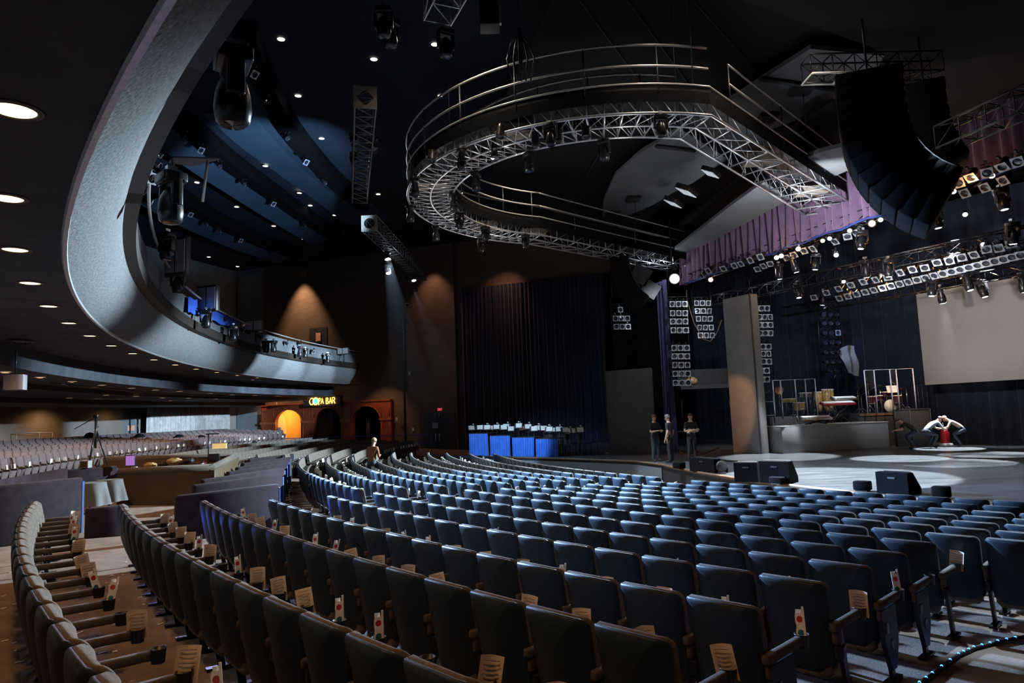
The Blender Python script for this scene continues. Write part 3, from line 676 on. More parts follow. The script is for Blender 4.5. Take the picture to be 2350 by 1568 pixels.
line_array([(2120, 205), (2122, 235), (2126, 265), (2132, 295), (2142, 325), (2158, 355), (2180, 385)], atY(2120, 300, 15.5), (.5, .86, 0), .8, 1.0, 'smaller black speaker array tucked behind the huge one', 0, grl)
line_array([(1420, 585), (1421, 604), (1424, 622), (1429, 640), (1436, 657), (1446, 673), (1459, 688), (1474, 700)], atY(1420, 640, 31), (.15, .99, 0), .85, 1.1, 'curved speaker array hanging below the far catwalk leg', 0, mat('pale_speaker_grille', (.045, .045, .048), .6, c2=(.06, .06, .063), scale=30))
e = empty('shelf_speaker', atY(1458, 640, 32)); tag(e, 'grey boxed speakers beside the distant curved array', 'speaker')
mb = MB(); mb.box((.2, 0, .1), (.42, .4, .42), 0, Matrix.Rotation(.5, 3, 'Y')); mb.box((.62, 0, -.6), (.38, .4, .36), 0, Matrix.Rotation(.6, 3, 'Y')); mb.build('cabinet', M['dim_metal'], e); mb = MB(); mb.tube((.3, 0, .5), (.3, 0, 1.8), .02); mb.build('hanging_rod', M['satin'], e)
# small hanging ceiling plates on the canopy
for i, (px, py) in enumerate(((1453, 458), (1405, 492), (1760, 272), (1838, 208), (1735, 332))):
    e = empty('ceiling_hatch', onZ(px, py, zc - .1)); tag(e, f'square dark hatch with a hanging rod on the grey canopy, {ORD[i]} from the left' if i else 'square dark hatch with a rod on the grey canopy, above the distant speaker array', 'hatch', 'hatches on the grey canopy')
    mb = MB(); mb.box((0, 0, 0), (.3, .3, .05)); mb.build('plate', M['black'], e); mb = MB(); mb.tube((.1, .1, 0), (.1, .1, -1.1), .012, 4); mb.build('rod', M['black'], e)
# two bright floodlight panels on the recess edge
for i, (px, py, s_) in enumerate(((1577, 436, 1.0), (1546, 463, .9), (1632, 394, .8))):
    e = empty('stage_floodlight', onZ(px, py, zc - .9)); tag(e, f'lit floodlight grid under the grey canopy, {("middle", "lowest", "uppermost")[i]} of three', 'floodlight', 'floodlights under the canopy'); e.rotation_euler = (.5, .1, .9); e.scale = (s_,) * 3
    mb = MB(); mb.box((0, 0, 0), (.42, .32, .1), 0, None, .03); mb.build('housing', M['can'], e); mb = MB()
    for a in range(4):
        for b in range(3): mb.box((-.3 + .2 * a, -.21 + .21 * b, -.11), (.075, .08, .015))
    mb.build('lamp_grid', mat('flood_glow', (1, 1, 1), .5, emit=(.8, .9, 1), estr=.35, c2=(.9, .95, 1), scale=3), e)

# ------------------------------------------------------------------ trusses and lamps behind the valance
A1p, A2p = onZ(1585, 640, CZ + 6.2), onZ(2420, 342, CZ + 6.2)
truss('lighting_truss', A1p, A2p, .4, .4, 'black lighting truss right below the purple valance', .8, .02, 'satin')
B1p, B2p = onZ(1640, 690, CZ + 4.9), onZ(2430, 520, CZ + 4.9)
truss('lighting_truss', B1p, B2p, .45, .45, 'middle black lighting truss over the stage', .8, .022, 'satin')
D1p, D2p = onZ(1800, 716, CZ + 4.3), onZ(2430, 603, CZ + 4.3)
truss('lighting_truss', D1p, D2p, .4, .4, 'rear black lighting truss just above the projection screen', .8, .022, 'satin')
down = Vector((-.75, -.5, -.75))
gA = [(1610, 633), (1625, 622), (1660, 617), (1685, 610), (1700, 606), (1722, 598), (1745, 590), (1738, 618), (1752, 611), (1768, 606), (1805, 592), (1822, 585), (1845, 576), (1865, 571), (1916, 555), (1945, 543), (1965, 535), (2144, 472), (2175, 433), (2200, 420), (2214, 444), (2228, 408), (2260, 431), (2265, 397), (2300, 384), (2302, 415), (2335, 372)]
for i, (px, py) in enumerate(gA): parlamp(onZ(px, py, CZ + 5.75), down + Vector((rnd.uniform(-.3, .3), rnd.uniform(-.3, .3), 0)), f'{ORD[i]} square framed lamp from the left on the truss below the valance', 'framed lamps below the valance')
for i in range(17):
    t = i / 16; px, py = 1868 + (2320 - 1868) * t, 680 + (560 - 680) * t
    parlamp(onZ(px, py + rnd.uniform(-3, 3), CZ + 4.45), down + Vector((rnd.uniform(-.2, .2), rnd.uniform(-.2, .2), 0)), f'{ORD[i]} framed lamp from the left in the upper lamp row over the screen', 'framed lamps, upper row')
for i in range(22):
    t = i / 21; px, py = 1926 + (2342 - 1926) * t, 685 + (586 - 685) * t
    parlamp(onZ(px, py, CZ + 4.25), down + Vector((rnd.uniform(-.15, .15), rnd.uniform(-.15, .15), 0)), f'{ORD[i]} framed lamp from the left in the lower lamp row over the screen', 'framed lamps, lower row')
mv = [(1818, 590), (1786, 606), (1873, 582), (1980, 530), (2143, 478), (2294, 432), (2037, 595), (1829, 650), (1889, 668), (1985, 596), (2322, 510), (2156, 660), (2140, 640), (2212, 628), (2248, 645), (2340, 632)]
for i, (px, py) in enumerate(mv):
    z = 5.7 if i < 6 else (4.9 if i < 11 else 4.2)
    movehead(onZ(px, py, CZ + z), f'black egg shaped moving lamp over the stage, {ORD[i]} in order across the trusses', 'moving lamps over the stage', True, 1.0, (rnd.uniform(-.2, .2), rnd.uniform(-.2, .2), rnd.random() * 6))
dots = [(1782, 592), (1793, 588), (1832, 572), (1888, 553), (1904, 548), (1950, 530), (2021, 505), (2035, 500), (2276, 404), (2188, 440), (2215, 493), (1919, 586), (1936, 647), (2256, 562), (2197, 584)]
for i, (px, py) in enumerate(dots):
    parlamp(onZ(px, py, CZ + (5.8 if py < 560 else 4.7)), ray(px, py).normalized() * -1 + Vector((0, 0, -.4)), f'glowing white lamp over the stage, {ORD[i]} of the lit ones from the valance end', 'glowing lamps over the stage', 'lit', False, .8)
for i, (px, py, z) in enumerate(((2001, 513, 5.8), (1631, 642, 5.9))):
    parlamp(onZ(px, py, CZ + z), ray(px, py).normalized() * -1, ('brilliant amber lamp below the valance beside the huge speaker array', 'brilliant amber lamp at the left end of the valance')[i], 'amber lamps', 'litw', False, 1.2)
parlamp(K, ray(1548, 640).normalized() * -1, 'brilliant white lamp at the left end of the stage opening', 'key lamps', 'lit', False, 2.0)
cable('drop_pipe', [K + Vector((0, .3, .1)), K + Vector((0, .3, 2.4))], .03, 'thin dark pipe from which the brilliant white lamp hangs', 'satin')

# ------------------------------------------------------------------ hanging light ladders
def ladder(px, py, d, rows, dx, lean, aim, label, word, dim=False):
    top = atY(px, rows[0][0] - 14, d); bot = atY(px + lean, rows[-1][0] + 10, d); wd = dx * (max(r[1] for r in rows) + .2) * d / F
    e = empty('light_ladder', top); tag(e, label, 'light ladder'); h = Vector((1, 0, 0)); mb = MB()
    q0, q1 = Vector((0, .25, .4)), Vector(bot - top) + Vector((0, .25, 0)); 
    for s_ in (-.5, .5): mb.tube(q0 + h * s_ * wd, q1 + h * s_ * wd, .022, 5)
    mb.build('side_rails', M['satin'], e); mb = MB()
    for y, n in rows:
        t = (y - rows[0][0] + 14) / (rows[-1][0] - rows[0][0] + 24); c = q0.lerp(q1, t); mb.tube(c - h * wd / 2, c + h * wd / 2, .018, 5)
    mb.build('rungs', M['satin'], e)
    mb = MB(); mb.tube(q0 - h * wd * .4, q0 - h * wd * .4 + Vector((0, 0, 1.2)), .012, 4); mb.tube(q0 + h * wd * .4, q0 + h * wd * .4 + Vector((0, 0, 1.2)), .012, 4); mb.build('hanging_cables', M['satin'], e)
    for j, (y, n) in enumerate(rows):
        for k in range(n):
            t = (y - rows[0][0]) / max(1, rows[-1][0] - rows[0][0]); x = px + lean * t + dx * (k - (n - 1) / 2)
            parlamp(atY(x, y, d), Vector(aim) + Vector((rnd.uniform(-.25, .25), 0, rnd.uniform(-.2, .2))), f'framed lamp on the {word}, {ORD[j]} row down, {ORD[k]} from left', f'framed lamps on the {word}', None, not dim or (j, k) == (3, 2), 1.0)
ladder(1557, 690, 31.5, [(698, 3), (719, 3), (738, 3), (758, 3), (799, 3), (818, 3), (838, 3), (858, 3), (879, 3)], 14.5, 8, (.2, -1, -.12), 'light ladder beside the violet leg curtain', 'ladder by the violet curtain')
ladder(1612, 690, 33.5, [(696, 3), (714, 3), (732, 3), (752, 3), (770, 3)], 13.5, 9, (.3, -1, -.15), 'short light ladder left of the white set column', 'short ladder')
ladder(1748, 705, 31, [(708, 3), (728, 4), (746, 4), (765, 4), (796, 3), (812, 3), (830, 3), (851, 2), (871, 2)], 12.5, 6, (.25, -1, -.12), 'light ladder hanging just right of the tall set column', 'ladder by the set column')
ladder(1424, 700, 34, [(711, 1), (731, 3), (750, 3)], 13.5, 4, (.2, -1, -.1), 'short light ladder below the distant speaker array', 'ladder below the distant array')
ladder(1905, 700, 33, [(704, 3), (722, 3), (742, 3), (764, 3), (786, 3), (808, 3), (830, 3), (850, 2)], 15, 8, (.1, -1, -.1), 'dim light ladder behind the percussion', 'dim ladder', True)

# ------------------------------------------------------------------ balcony rail lamps, pipe and gear
mb = MB(); mb.path([pol(45.72, 163.6 + 76 * i / 70, CZ + 4.7) for i in range(71)], .035, 6); o = mb.build('lamp_pipe', M['steel']); tag(o, 'long curved steel pipe along the balcony parapet carrying lamps', 'pipe')
bl = [(535, 120, 1.35), (393, 400, 1.3), (383, 535, 1.15), (409, 622, 1.1), (473, 712, 1.1), (535, 748, 1.1), (610, 782, 1.0), (628, 782, 1.0), (688, 795, 1.0), (752, 812, 1.0), (700, 800, .9)]
for i, (px, py, s_) in enumerate(bl):
    P = onR(px, py, 45.5)
    movehead(P, 'largest glossy black moving lamp, hanging beside the curved balcony front' if i == 0 else f'glossy black moving lamp on the balcony rail, {ORD[i]} after the largest one', 'moving lamps on the balcony rail', s=s_, rot=(0, 0, math.radians(120 + 20 * i)))
    mb = MB()
for i, (px, py) in enumerate(((350, 410), (330, 440), (365, 385), (345, 470), (420, 640), (520, 735), (560, 760), (600, 775), (660, 790), (720, 808), (575, 765), (690, 790))):
    parlamp(onR(px, py, 45.7), (.6, rnd.uniform(-.4, .4), -.4), f'small lamp clamped to the balcony pipe, {ORD[i]} in order along it', 'small lamps on the balcony pipe', None, i % 3 == 0, .75)
for i, (px, py, w, h) in enumerate(((585, 748, .5, .28), (788, 806, .4, .22), (478, 686, .45, .5), (408, 590, .4, .6))):
    e = empty('floodlight_box', onR(px, py, 45.5)); tag(e, ('white gridded light box standing on the balcony rail', 'white twin fixture at the far end of the balcony', 'wire framed fixture beside the blue cloth on the balcony', 'pale square fixture behind the second moving lamp')[i], 'fixture')
    e.rotation_euler = (0, 0, -.3); mb = MB(); mb.box((0, 0, 0), (w, .12, h), 0, None, .03); mb.build('housing', M['dim_metal'], e); mb = MB()
    for a in (-.5, .5): mb.box((a * w, -.125, 0), (w * .42, .01, h * .82))
    mb.build('front_panel', M['gel'], e); mb = MB(); mb.tube((0, .05, -h), (0, .05, -h - .5), .03); mb.build('post', M['satin'], e)
bluecloth = mat('bright_blue_cloth', (.02, .08, .5), .8, c2=(.03, .12, .6), scale=6)
for i, (a, b) in enumerate((((432, 682), (470, 694)), ((486, 704), (545, 732)))):
    p, q = onR(*a, 45.85), onR(*b, 45.85); mb = MB(); z = p.z
    mb.grid(lambda u, v: Vector((p.x, p.y, p.z)).lerp(q, u) + Vector((0, 0, -.55 * v + .03 * math.sin(u * 14))), 16, 3); o = mb.build('blue_cloth', bluecloth); tag(o, ('shorter blue cloth draped over the balcony parapet', 'longer blue cloth draped over the balcony parapet')[i], 'cloth')
# large truss triangle and platform behind the balcony
P = onR(395, 362, 45.2); e = empty('roof_plate', P); tag(e, 'pale triangular plate jutting out above the balcony', 'plate')
mb = MB(); mb.prism([Vector((0, 0, 0)), Vector((1.0, .2, 0)), Vector((-.1, 1.2, .25)), Vector((-.5, .8, .2))], (0, 0, .04)); mb.build('panel', mat('mauve_plate', (.22, .19, .2), .7, c2=(.17, .15, .16), scale=6), e)
mb = MB(); mb.tube((0, 0, 0), (0, .3, -.9), .03); mb.tube((.7, .2, 0), (.5, .4, -.9), .03); mb.build('strut', M['steel'], e)
# lamps in the ceiling slots
for nm, Q, word in (('a', Q1, 'slot nearest the ring'), ('b', Q2, 'middle slot'), ('c', Q3, 'slot above the balcony')):
    n = 7
    for i in range(n):
        q = Q[int((i + .5) * len(Q) / n)]
        parlamp((q.x, q.y, CEIL - 1.03), (.6, -.3, -.6), f'small framed lamp in the ceiling {word}, {ORD[i]} from its near end', f'lamps in the ceiling {word}', None, i % 3 == 1, 1.0)
# ------------------------------------------------------------------ things on the stage
def onstage(px, py): return onZ(px, py, SZ)
def box_thing(name, a, b, dep, z0, z1, m, label, cat, edge=None):
    a, b = Vector((a.x, a.y)), Vector((b.x, b.y)); d = (b - a).normalized(); n = Vector((-d.y, d.x)); n = n if n.y > 0 else -n
    c = (a + b) / 2; e = empty(name, (c.x, c.y, z0), math.atan2(d.y, d.x)); tag(e, label, cat); L = (b - a).length / 2; s_ = 1 if (-d.y * n.x + d.x * n.y) > 0 else -1
    mb = MB(); mb.box((0, s_ * dep / 2, (z1 - z0) / 2), (L, dep / 2, (z1 - z0) / 2), 0, None, .01); mb.build('body', m, e); return e, L, s_
M['setgrey'] = mat('grey_set_board', (.2, .2, .2), .7, c2=(.23, .23, .23), scale=3)
M['settan'] = mat('tan_set_board', (.26, .24, .23), .75, c2=(.3, .28, .265), scale=2)
M['riser'] = mat('black_riser_board', (.014, .014, .016), .6, c2=(.02, .02, .022), scale=5)
# tall set column
a, b = onstage(1683, 1039), onstage(1747, 1042)
e, L, s_ = box_thing('set_column', a, b, .45, SZ, CZ + 4.55, M['settan'], 'tall tan set column standing right of the three dark dressed people', 'set piece')
mb = MB(); mb.box((L + .02, .0, 3.3), (.02, .03, 3.3)); mb.build('edge_strip', M['dim_metal'], e)
# grey flat leaning panel at far stage side
a, b = atY(1398, 1034, 31.6), onstage(1506, 1043); b = atY(1506, 1043, 30.2)
e, L, s_ = box_thing('grey_flat', a, b, .12, SZ, CZ + 1.75, mat('dark_flat_board', (.05, .05, .052), .8, c2=(.065, .065, .068), scale=3), 'large dark grey flat panel at the far side of the stage', 'set piece')
mb = MB(); mb.box((0, .3, 1.2), (.04, .25, .04)); mb.build('brace', M['dim_metal'], e)
# front riser
ra, rb = onstage(1798, 1042), onstage(2043, 1028)
e, L, s_ = box_thing('front_riser', ra, rb, 1.3, SZ, SZ + 1.06, M['setgrey'], 'long low grey bandstand front with a bright left corner', 'bandstand')
mb = MB(); mb.box((0, .65 * s_, 1.075), (L + .02, .67, .015)); mb.build('top_edge', M['steel'], e)
# drum risers behind
def dec(name, l, r, y, ztop, dep, label):
    a, b = atY(l, 960, y), atY(r, 960, y + (.6 if r > 1900 else 0)); return box_thing(name, Vector((a.x, a.y)), Vector((b.x, b.y)), dep, SZ, ztop, M['riser'], label, 'riser')
e, L, s_ = dec('percussion_riser', 1768, 1885, 31.0, CZ - .64, 1.9, 'black riser carrying the percussion at left')
e, L, s_ = dec('drum_riser', 1972, 2106, 29.9, CZ - .62, 2.3, 'black riser with a wooden edge carrying the drum kit')
mb = MB(); mb.box((0, -.01, CZ - .62 - SZ - .05), (L, .03, .05)); mb.build('wooden_edge', M['wood_lip'], e)
PZ = CZ - .64; DZr = CZ - .62
M['plexi'] = bpy.data.materials.new('clear_acrylic'); M['plexi'].use_nodes = True
nt = M['plexi'].node_tree; nt.nodes.remove(nt.nodes['Principled BSDF']); mx = nt.nodes.new('ShaderNodeMixShader'); tr = nt.nodes.new('ShaderNodeBsdfTransparent'); gl = nt.nodes.new('ShaderNodeBsdfGlossy')
gl.inputs['Roughness'].default_value = .04; lw = nt.nodes.new('ShaderNodeTexNoise'); lw.inputs['Scale'].default_value = 2; mr = nt.nodes.new('ShaderNodeMapRange'); mr.inputs['To Min'].default_value = .03; mr.inputs['To Max'].default_value = .07
nt.links.new(lw.outputs['Fac'], mr.inputs['Value']); nt.links.new(mr.outputs['Result'], mx.inputs['Fac']); nt.links.new(tr.outputs[0], mx.inputs[1]); nt.links.new(gl.outputs[0], mx.inputs[2]); nt.links.new(mx.outputs[0], nt.nodes['Material Output'].inputs['Surface'])
M['acryl_edge'] = mat('milky_acrylic_edge', (.5, .5, .58), .4, c2=(.4, .4, .48), scale=10)
def shield(pxs, y, z0, z1, lab):
    pts = [atY(x, 900, y) for x in pxs]; e = empty('acrylic_shield', (pts[0].x, pts[0].y, z0)); tag(e, lab, 'acrylic shield')
    for i in range(len(pts) - 1):
        a = Vector((pts[i].x - pts[0].x, (i % 2) * .12, 0)); b = Vector((pts[i + 1].x - pts[0].x, ((i + 1) % 2) * .12, 0)); mb = MB()
        mb.prism([a, b, b + Vector((0, 0, z1 - z0)), a + Vector((0, 0, z1 - z0))], (0, .012, 0)); mb.build('clear_panel', M['plexi'], e)
        mb = MB(); mb.tube(a + Vector((0, 0, z1 - z0)), b + Vector((0, 0, z1 - z0)), .012, 4); mb.build('top_rim', M['acryl_edge'], e)
    for i, p in enumerate(pts):
        mb = MB(); q = Vector((p.x - pts[0].x, (i % 2) * .12 - .015, 0)); mb.tube(q, q + Vector((0, 0, z1 - z0)), .026, 5); mb.build('edge_post', M['acryl_edge'], e)
shield((1775, 1795, 1826, 1852, 1872), 30.8, PZ, CZ + 1.0, 'clear folding acrylic shield in front of the percussion')
shield((1987, 2013, 2046, 2064, 2099), 29.4, DZr, CZ + 1.24, 'clear folding acrylic shield in front of the drum kit')
# instruments
M['conga'] = mat('honey_wood_drum', (.5, .33, .13), .35, c2=(.36, .22, .08), scale=5, stretch=(4, 4, .6))
M['chrome'] = mat('chrome', (.75, .75, .77), .15, .95, c2=(.6, .6, .62), scale=8)
M['skin_head'] = mat('drum_skin', (.72, .66, .56), .6, c2=(.6, .54, .45), scale=6)
M['redshell'] = mat('wine_red_drum_shell', (.07, .008, .011), .25, c2=(.04, .006, .008), scale=4)
M['brass'] = mat('brass_cymbal', (.6, .4, .12), .25, .9, c2=(.5, .32, .1), scale=6)
def at3(px, y, z): p = atY(px, 900, y); return Vector((p.x, p.y, z))
for i, (px, y, h, r) in enumerate(((1877, 31.9, .72, .17), (1896, 31.7, .82, .19), (1903, 32.3, .82, .18))):
    e = empty('conga_drum', at3(px, y, PZ + .35)); tag(e, ('leftmost tall conga of honey coloured wood', 'conga of honey coloured wood in the middle of the three', 'conga of honey coloured wood half hidden behind the others')[i], 'drum', 'congas')
    MB().lathe([(r * .62, -.2), (r * .75, 0), (r * 1.08, h * .5), (r, h)], 16, 0).build('shell', M['conga'], e); MB().lathe([(r + .01, h - .05), (r + .015, h + .01), (.001, h + .012)], 16, caps=False).build('head', M['skin_head'], e)
    mb = MB()
    for k in range(3): a = k * 2.1; mb.tube((r * .8 * math.cos(a), r * .8 * math.sin(a), h * .4), (r * 1.7 * math.cos(a), r * 1.7 * math.sin(a), -.35), .014, 4)
    mb.build('stand', M['chrome'], e)
def drum(px, y, z, r, h, shell, label, ax=(0, 0, 1), par=None, name='drum', group='drum kit'):
    e = empty(name, at3(px, y, z)); tag(e, label, 'drum', group); MB().lathe([(r, 0), (r, h)], 18, 0, None, ax, caps=False).build('shell', shell, e)
    mb = MB(); mb.lathe([(r + .012, h - .03), (r + .012, h + .008), (.001, h + .006)], 18, 0, None, ax, caps=False); mb.build('head', M['skin_head'], e)
    mb = MB(); mb.lathe([(r + .012, -.005), (r + .012, .03)], 18, 0, None, ax, caps=False); mb.build('hoop', M['chrome'], e)
    if ax[2] > .8:
        mb = MB()
        for k in range(3): a = k * 2.1 + .4; mb.tube((r * math.cos(a), r * math.sin(a), h * .5), (r * 1.15 * math.cos(a), r * 1.15 * math.sin(a), -(z - (PZ if px < 1950 else DZr))), .012, 4)
        mb.build('leg', M['chrome'], e)
    return e
drum(2030, 30.8, DZr + .28, .28, .42, M['redshell'], 'dark bass drum facing the audience behind the acrylic shield', (0, -1, 0))
for i, (px, y, z, r, h) in enumerate(((2016, 30.5, .55, .15, .22), (2030, 30.7, .72, .14, .2), (2044, 30.7, .7, .15, .22), (2056, 30.4, .4, .2, .34), (2000, 30.5, .4, .2, .34))):
    drum(px, y, DZr + z, r, h, M['redshell'], f'wine red tom drum in the kit, {ORD[i]} of five')
for i, (px, y, z, r, h) in enumerate(((1800, 32, .62, .17, .18), (1815, 32, .62, .18, .18), (1842, 32.1, .85, .16, .2), (1855, 32.1, .85, .15, .2), (1832, 31.6, .25, .24, .36))):
    drum(px, y, PZ + z, r, h, M['chrome'] if i in (2, 3) else M['conga'], ('shallow wooden drum near the left of the percussion', 'shallow wooden drum second from the left of the percussion', 'chrome timbale, left one', 'chrome timbale, right one', 'wooden box like drum low among the percussion')[i], group='percussion drums')
def cymbal(px, y, z, r, lab, base, tilt=.15):
    e = empty('cymbal_stand', at3(px, y, base)); tag(e, lab, 'cymbal', 'cymbals'); mb = MB(); mb.tube((0, 0, .2), (0, 0, z), .013, 5); mb.build('pole', M['chrome'], e)
    mb = MB(); q = Vector((math.sin(tilt), -math.sin(tilt), math.cos(tilt))); mb.lathe([(r, 0), (r * .2, .03), (.03, .06), (.001, .07)], 18, 0, (0, 0, z), q, caps=False); mb.build('plate', M['brass'], e)
    mb = MB()
    for k in range(3): a = 2.1 * k; mb.tube((0, 0, .35), (.25 * math.cos(a), .25 * math.sin(a), 0), .011, 4)
    mb.build('tripod', M['chrome'], e)
for i, (px, y, z, r, b) in enumerate(((1993, 30.4, 1.25, .24, DZr), (2020, 31.2, 1.2, .22, DZr), (2052, 31.2, 1.3, .26, DZr), (2068, 30.6, 1.0, .2, DZr), (1818, 32.2, 1.3, .22, PZ), (1842, 32.4, 1.3, .24, PZ), (1797, 32.2, .95, .2, PZ))):
    cymbal(px, y, z, r, f'brass cymbal on a chrome stand among the drums, {ORD[(0, 1, 2, 3, 5, 6, 4)[i]]} of seven', b, .2 * (i % 3) - .1)
e = empty('gong', at3(1788, 31.7, PZ)); tag(e, 'round tan gong standing high at the left of the percussion', 'gong'); MB().lathe([(.001, -.02), (.2, -.015), (.21, .03)], 20, 0, (0, 0, 1.22), (0, -1, 0), caps=False).build('disc', mat('copper_gong', (.5, .3, .2), .4, .6, c2=(.4, .22, .14), scale=6), e); mb = MB(); mb.tube((.0, .03, 0), (0, .03, 1.2), .015, 4); mb.build('pole', M['chrome'], e)
e = empty('music_sheet_stand', at3(2048, 30.2, DZr)); tag(e, 'music stand with bright white sheets in front of the drum kit', 'music stand'); mb = MB(); mb.box((0, 0, 1.02), (.24, .01, .16), 0, Matrix.Rotation(-.3, 3, 'X')); mb.build('sheets', M['white'], e); mb = MB(); mb.tube((0, 0, 0), (0, 0, .95), .013, 5); mb.build('pole', M['satin'], e)
def micstand(px, y, z0, h, ang, lab, nm='microphone_stand'):
    e = empty(nm, at3(px, y, z0)); tag(e, lab, 'microphone stand', 'microphone stands'); mb = MB(); mb.tube((0, 0, .05), (0, 0, h), .011, 5)
    for k in range(3): a = 2.1 * k; mb.tube((0, 0, .25), (.28 * math.cos(a), .28 * math.sin(a), 0), .01, 4)
    mb.build('tripod', M['chrome'], e); mb = MB(); q = Vector((math.cos(ang) * .8, -.1, math.sin(ang) * .8)); mb.tube(Vector((0, 0, h)) - q * .3, Vector((0, 0, h)) + q * .7, .009, 4); mb.build('boom', M['satin'], e)
    mb = MB(); mb.tube(Vector((0, 0, h)) + q * .7, Vector((0, 0, h)) + q * .9, .025, 6); mb.build('microphone', M['dim_metal'], e)
for i, (px, y, z0, h, a) in enumerate(((1968, 30.5, DZr, 1.0, .9), (1975, 30.2, DZr, .8, .5), (2080, 30.4, DZr, 1.0, 2.7), (1900, 31.5, PZ, 1.2, 1.0), (1866, 31.5, PZ, 1.1, 2.4))):
    micstand(px, y, z0, h, a, ('boom microphone stand at the left edge of the drum riser, taller one', 'boom microphone stand at the left edge of the drum riser, shorter one', 'boom microphone stand at the right end inside the drum shield', 'boom microphone stand behind the congas', 'boom microphone stand right of the percussion shield')[i])
# keyboards
def keyboard(px, y, z, w, lab, red=False, base=0.0):
    e = empty('keyboard', at3(px, y, base), .12); tag(e, lab, 'keyboard', 'keyboards'); mb = MB(); mb.box((0, 0, z), (w / 2, .17, .05), 0, Matrix.Rotation(.25, 3, 'X'), .02); mb.build('body', mat('red_keyboard', (.3, .02, .03), .3, c2=(.2, .015, .02), scale=4) if red else M['chrome'], e)
    mb = MB(); mb.box((0, -.03, z + .06), (w / 2 - .06, .12, .012), 0, Matrix.Rotation(.25, 3, 'X')); mb.build('keys', M['white'], e)
    mb = MB(); mb.tube((-w * .3, -.15, 0), (w * .3, .15, z - .05), .018, 5); mb.tube((w * .3, -.15, 0), (-w * .3, .15, z - .05), .018, 5); mb.tube((-w * .3, .15, 0), (w * .3, -.15, z - .05), .018, 5); mb.build('stand', M['satin'], e)
rz_ = SZ + 1.09
keyboard(1920, 29.5, .82, 1.5, 'larger keyboard with gleaming top and red end on the bandstand', True, rz_); keyboard(1935, 29.9, 1.02, 1.1, 'small keyboard on the rack above the larger one', False, rz_); keyboard(1867, 28.8, .25, 1.35, 'white topped keyboard lying low at the left of the bandstand', False, rz_)
e = empty('lamp_cage', at3(1816, 28.7, rz_)); tag(e, 'small metal cage standing on the bandstand corner', 'cage'); mb = MB()
for x in (-.18, .18):
    for yy in (-.15, .15): mb.tube((x * .6, yy * .6, .42), (x, yy, 0), .014, 4)
mb.build('posts', M['chrome'], e); mb = MB(); mb.box((0, 0, .42), (.13, .11, .015)); mb.build('top_plate', M['chrome'], e)
e = empty('equipment_rack', at3(1757, 30.4, SZ)); tag(e, 'cluttered metal rack between the set column and the percussion', 'rack'); mb = MB()
for x in (-.25, .25):
    for yy in (-.2, .2): mb.tube((x, yy, 0), (x, yy, 2.6), .018, 4)
mb.build('posts', M['dim_metal'], e)
for z in (.3, .9, 1.5, 2.1, 2.5): MB().box((0, 0, z), (.27, .22, .02)).build('shelf', M['dim_metal'], e)
# white cloth on a stand
e = empty('hanging_cloth', atY(1950, 830, 33.0)); tag(e, 'crumpled pale cloth hanging on a dark stand behind the drums', 'cloth'); mb = MB()
mb.grid(lambda u, v: Vector((-.5 + .8 * u * (1 - .45 * v) + .45 * v, .1 * math.sin(u * 9 + v * 3) + .07 * math.sin(v * 8), .55 - 1.1 * v + .25 * math.sin(u * 2.2) * (1 - v) - .2 * u * v)), 14, 12); mb.build('cloth', mat('pale_grey_cloth', (.42, .4, .38), .85, c2=(.34, .32, .3), scale=4), e); mb = MB(); mb.tube((.35, .12, .3), (.38, .12, -3.2), .025); mb.build('pole', M['satin'], e)
# projection screen
s0 = Vector((18.3, 30.5)); sd = -BKU
e = empty('projection_screen', (s0.x, s0.y, CZ + .53)); tag(e, 'large pale grey projection screen cut off by the right edge', 'screen'); mb = MB(); p, q = Vector((0, 0, 0)), Vector((sd.x * 8, sd.y * 8, .05))
mb.prism([p, q, q + Vector((0, 0, 4.1)), p + Vector((0, 0, 4.1))], Vector((.85, .53, 0)) * .05); mb.build('fabric', mat('screen_fabric', (.36, .32, .3), .9, c2=(.4, .36, .34), scale=.35, spec=.1), e); mb = MB(); mb.tube(p + Vector((0, 0, 4.15)), q + Vector((0, 0, 4.15)), .05); mb.build('batten', M['satin'], e)
# stage monitors
def wedge(a, b, dep, h, lab, name='stage_monitor', flip=1):
    a, b = Vector((a.x, a.y)), Vector((b.x, b.y)); d = (b - a); L = d.length; d.normalize(); n = Vector((-d.y, d.x)); n = n if n.y > 0 else -n
    e = empty(name, (a.x, a.y, SZ), 0); tag(e, lab, 'monitor speaker', 'stage monitors'); mb = MB(); D = Vector((d.x, d.y, 0)); Nn = Vector((n.x, n.y, 0)); U = Vector((0, 0, 1))
    prof = [(0, 0), (dep, 0), (dep, h * .25), (dep * .45, h), (0, h)]
    mb.prism([Nn * p + U * z for p, z in prof], D * L); mb.build('cabinet', M['slot'], e)
    mb = MB(); m0 = Nn * dep * 1.01 + U * h * .27; m1 = Nn * dep * .47 + U * h * 1.01; mb.prism([m0 + D * .05, m0 + D * (L - .05), m1 + D * (L - .05), m1 + D * .05], (Nn + U) * .012); mb.build('grille', M['black'], e)
    mb = MB(); mb.box(D * L / 2 + U * (h * .75) - Nn * .004, (.08, .008, .02), 0, Matrix.Rotation(math.atan2(d.y, d.x), 3, 'Z')); mb.build('handle', M['dim_metal'], e); return e
wedge(onstage(1686, 1106), onstage(1740, 1107), .6, .5, 'black wedge monitor with a sloping right side, left of the lit one')
wedge(onstage(1745, 1108), onstage(1813, 1111), .55, .55, 'largest black wedge monitor by the stage edge, with a small light on top')
wedge(onstage(2013, 1132), onstage(2086, 1138), .5, .46, 'black wedge monitor on the bright white pool near the stage edge')
wedge(onstage(1583, 1081), onstage(1640, 1087), .5, .42, 'black wedge monitor at the far left end of the curved stage edge')
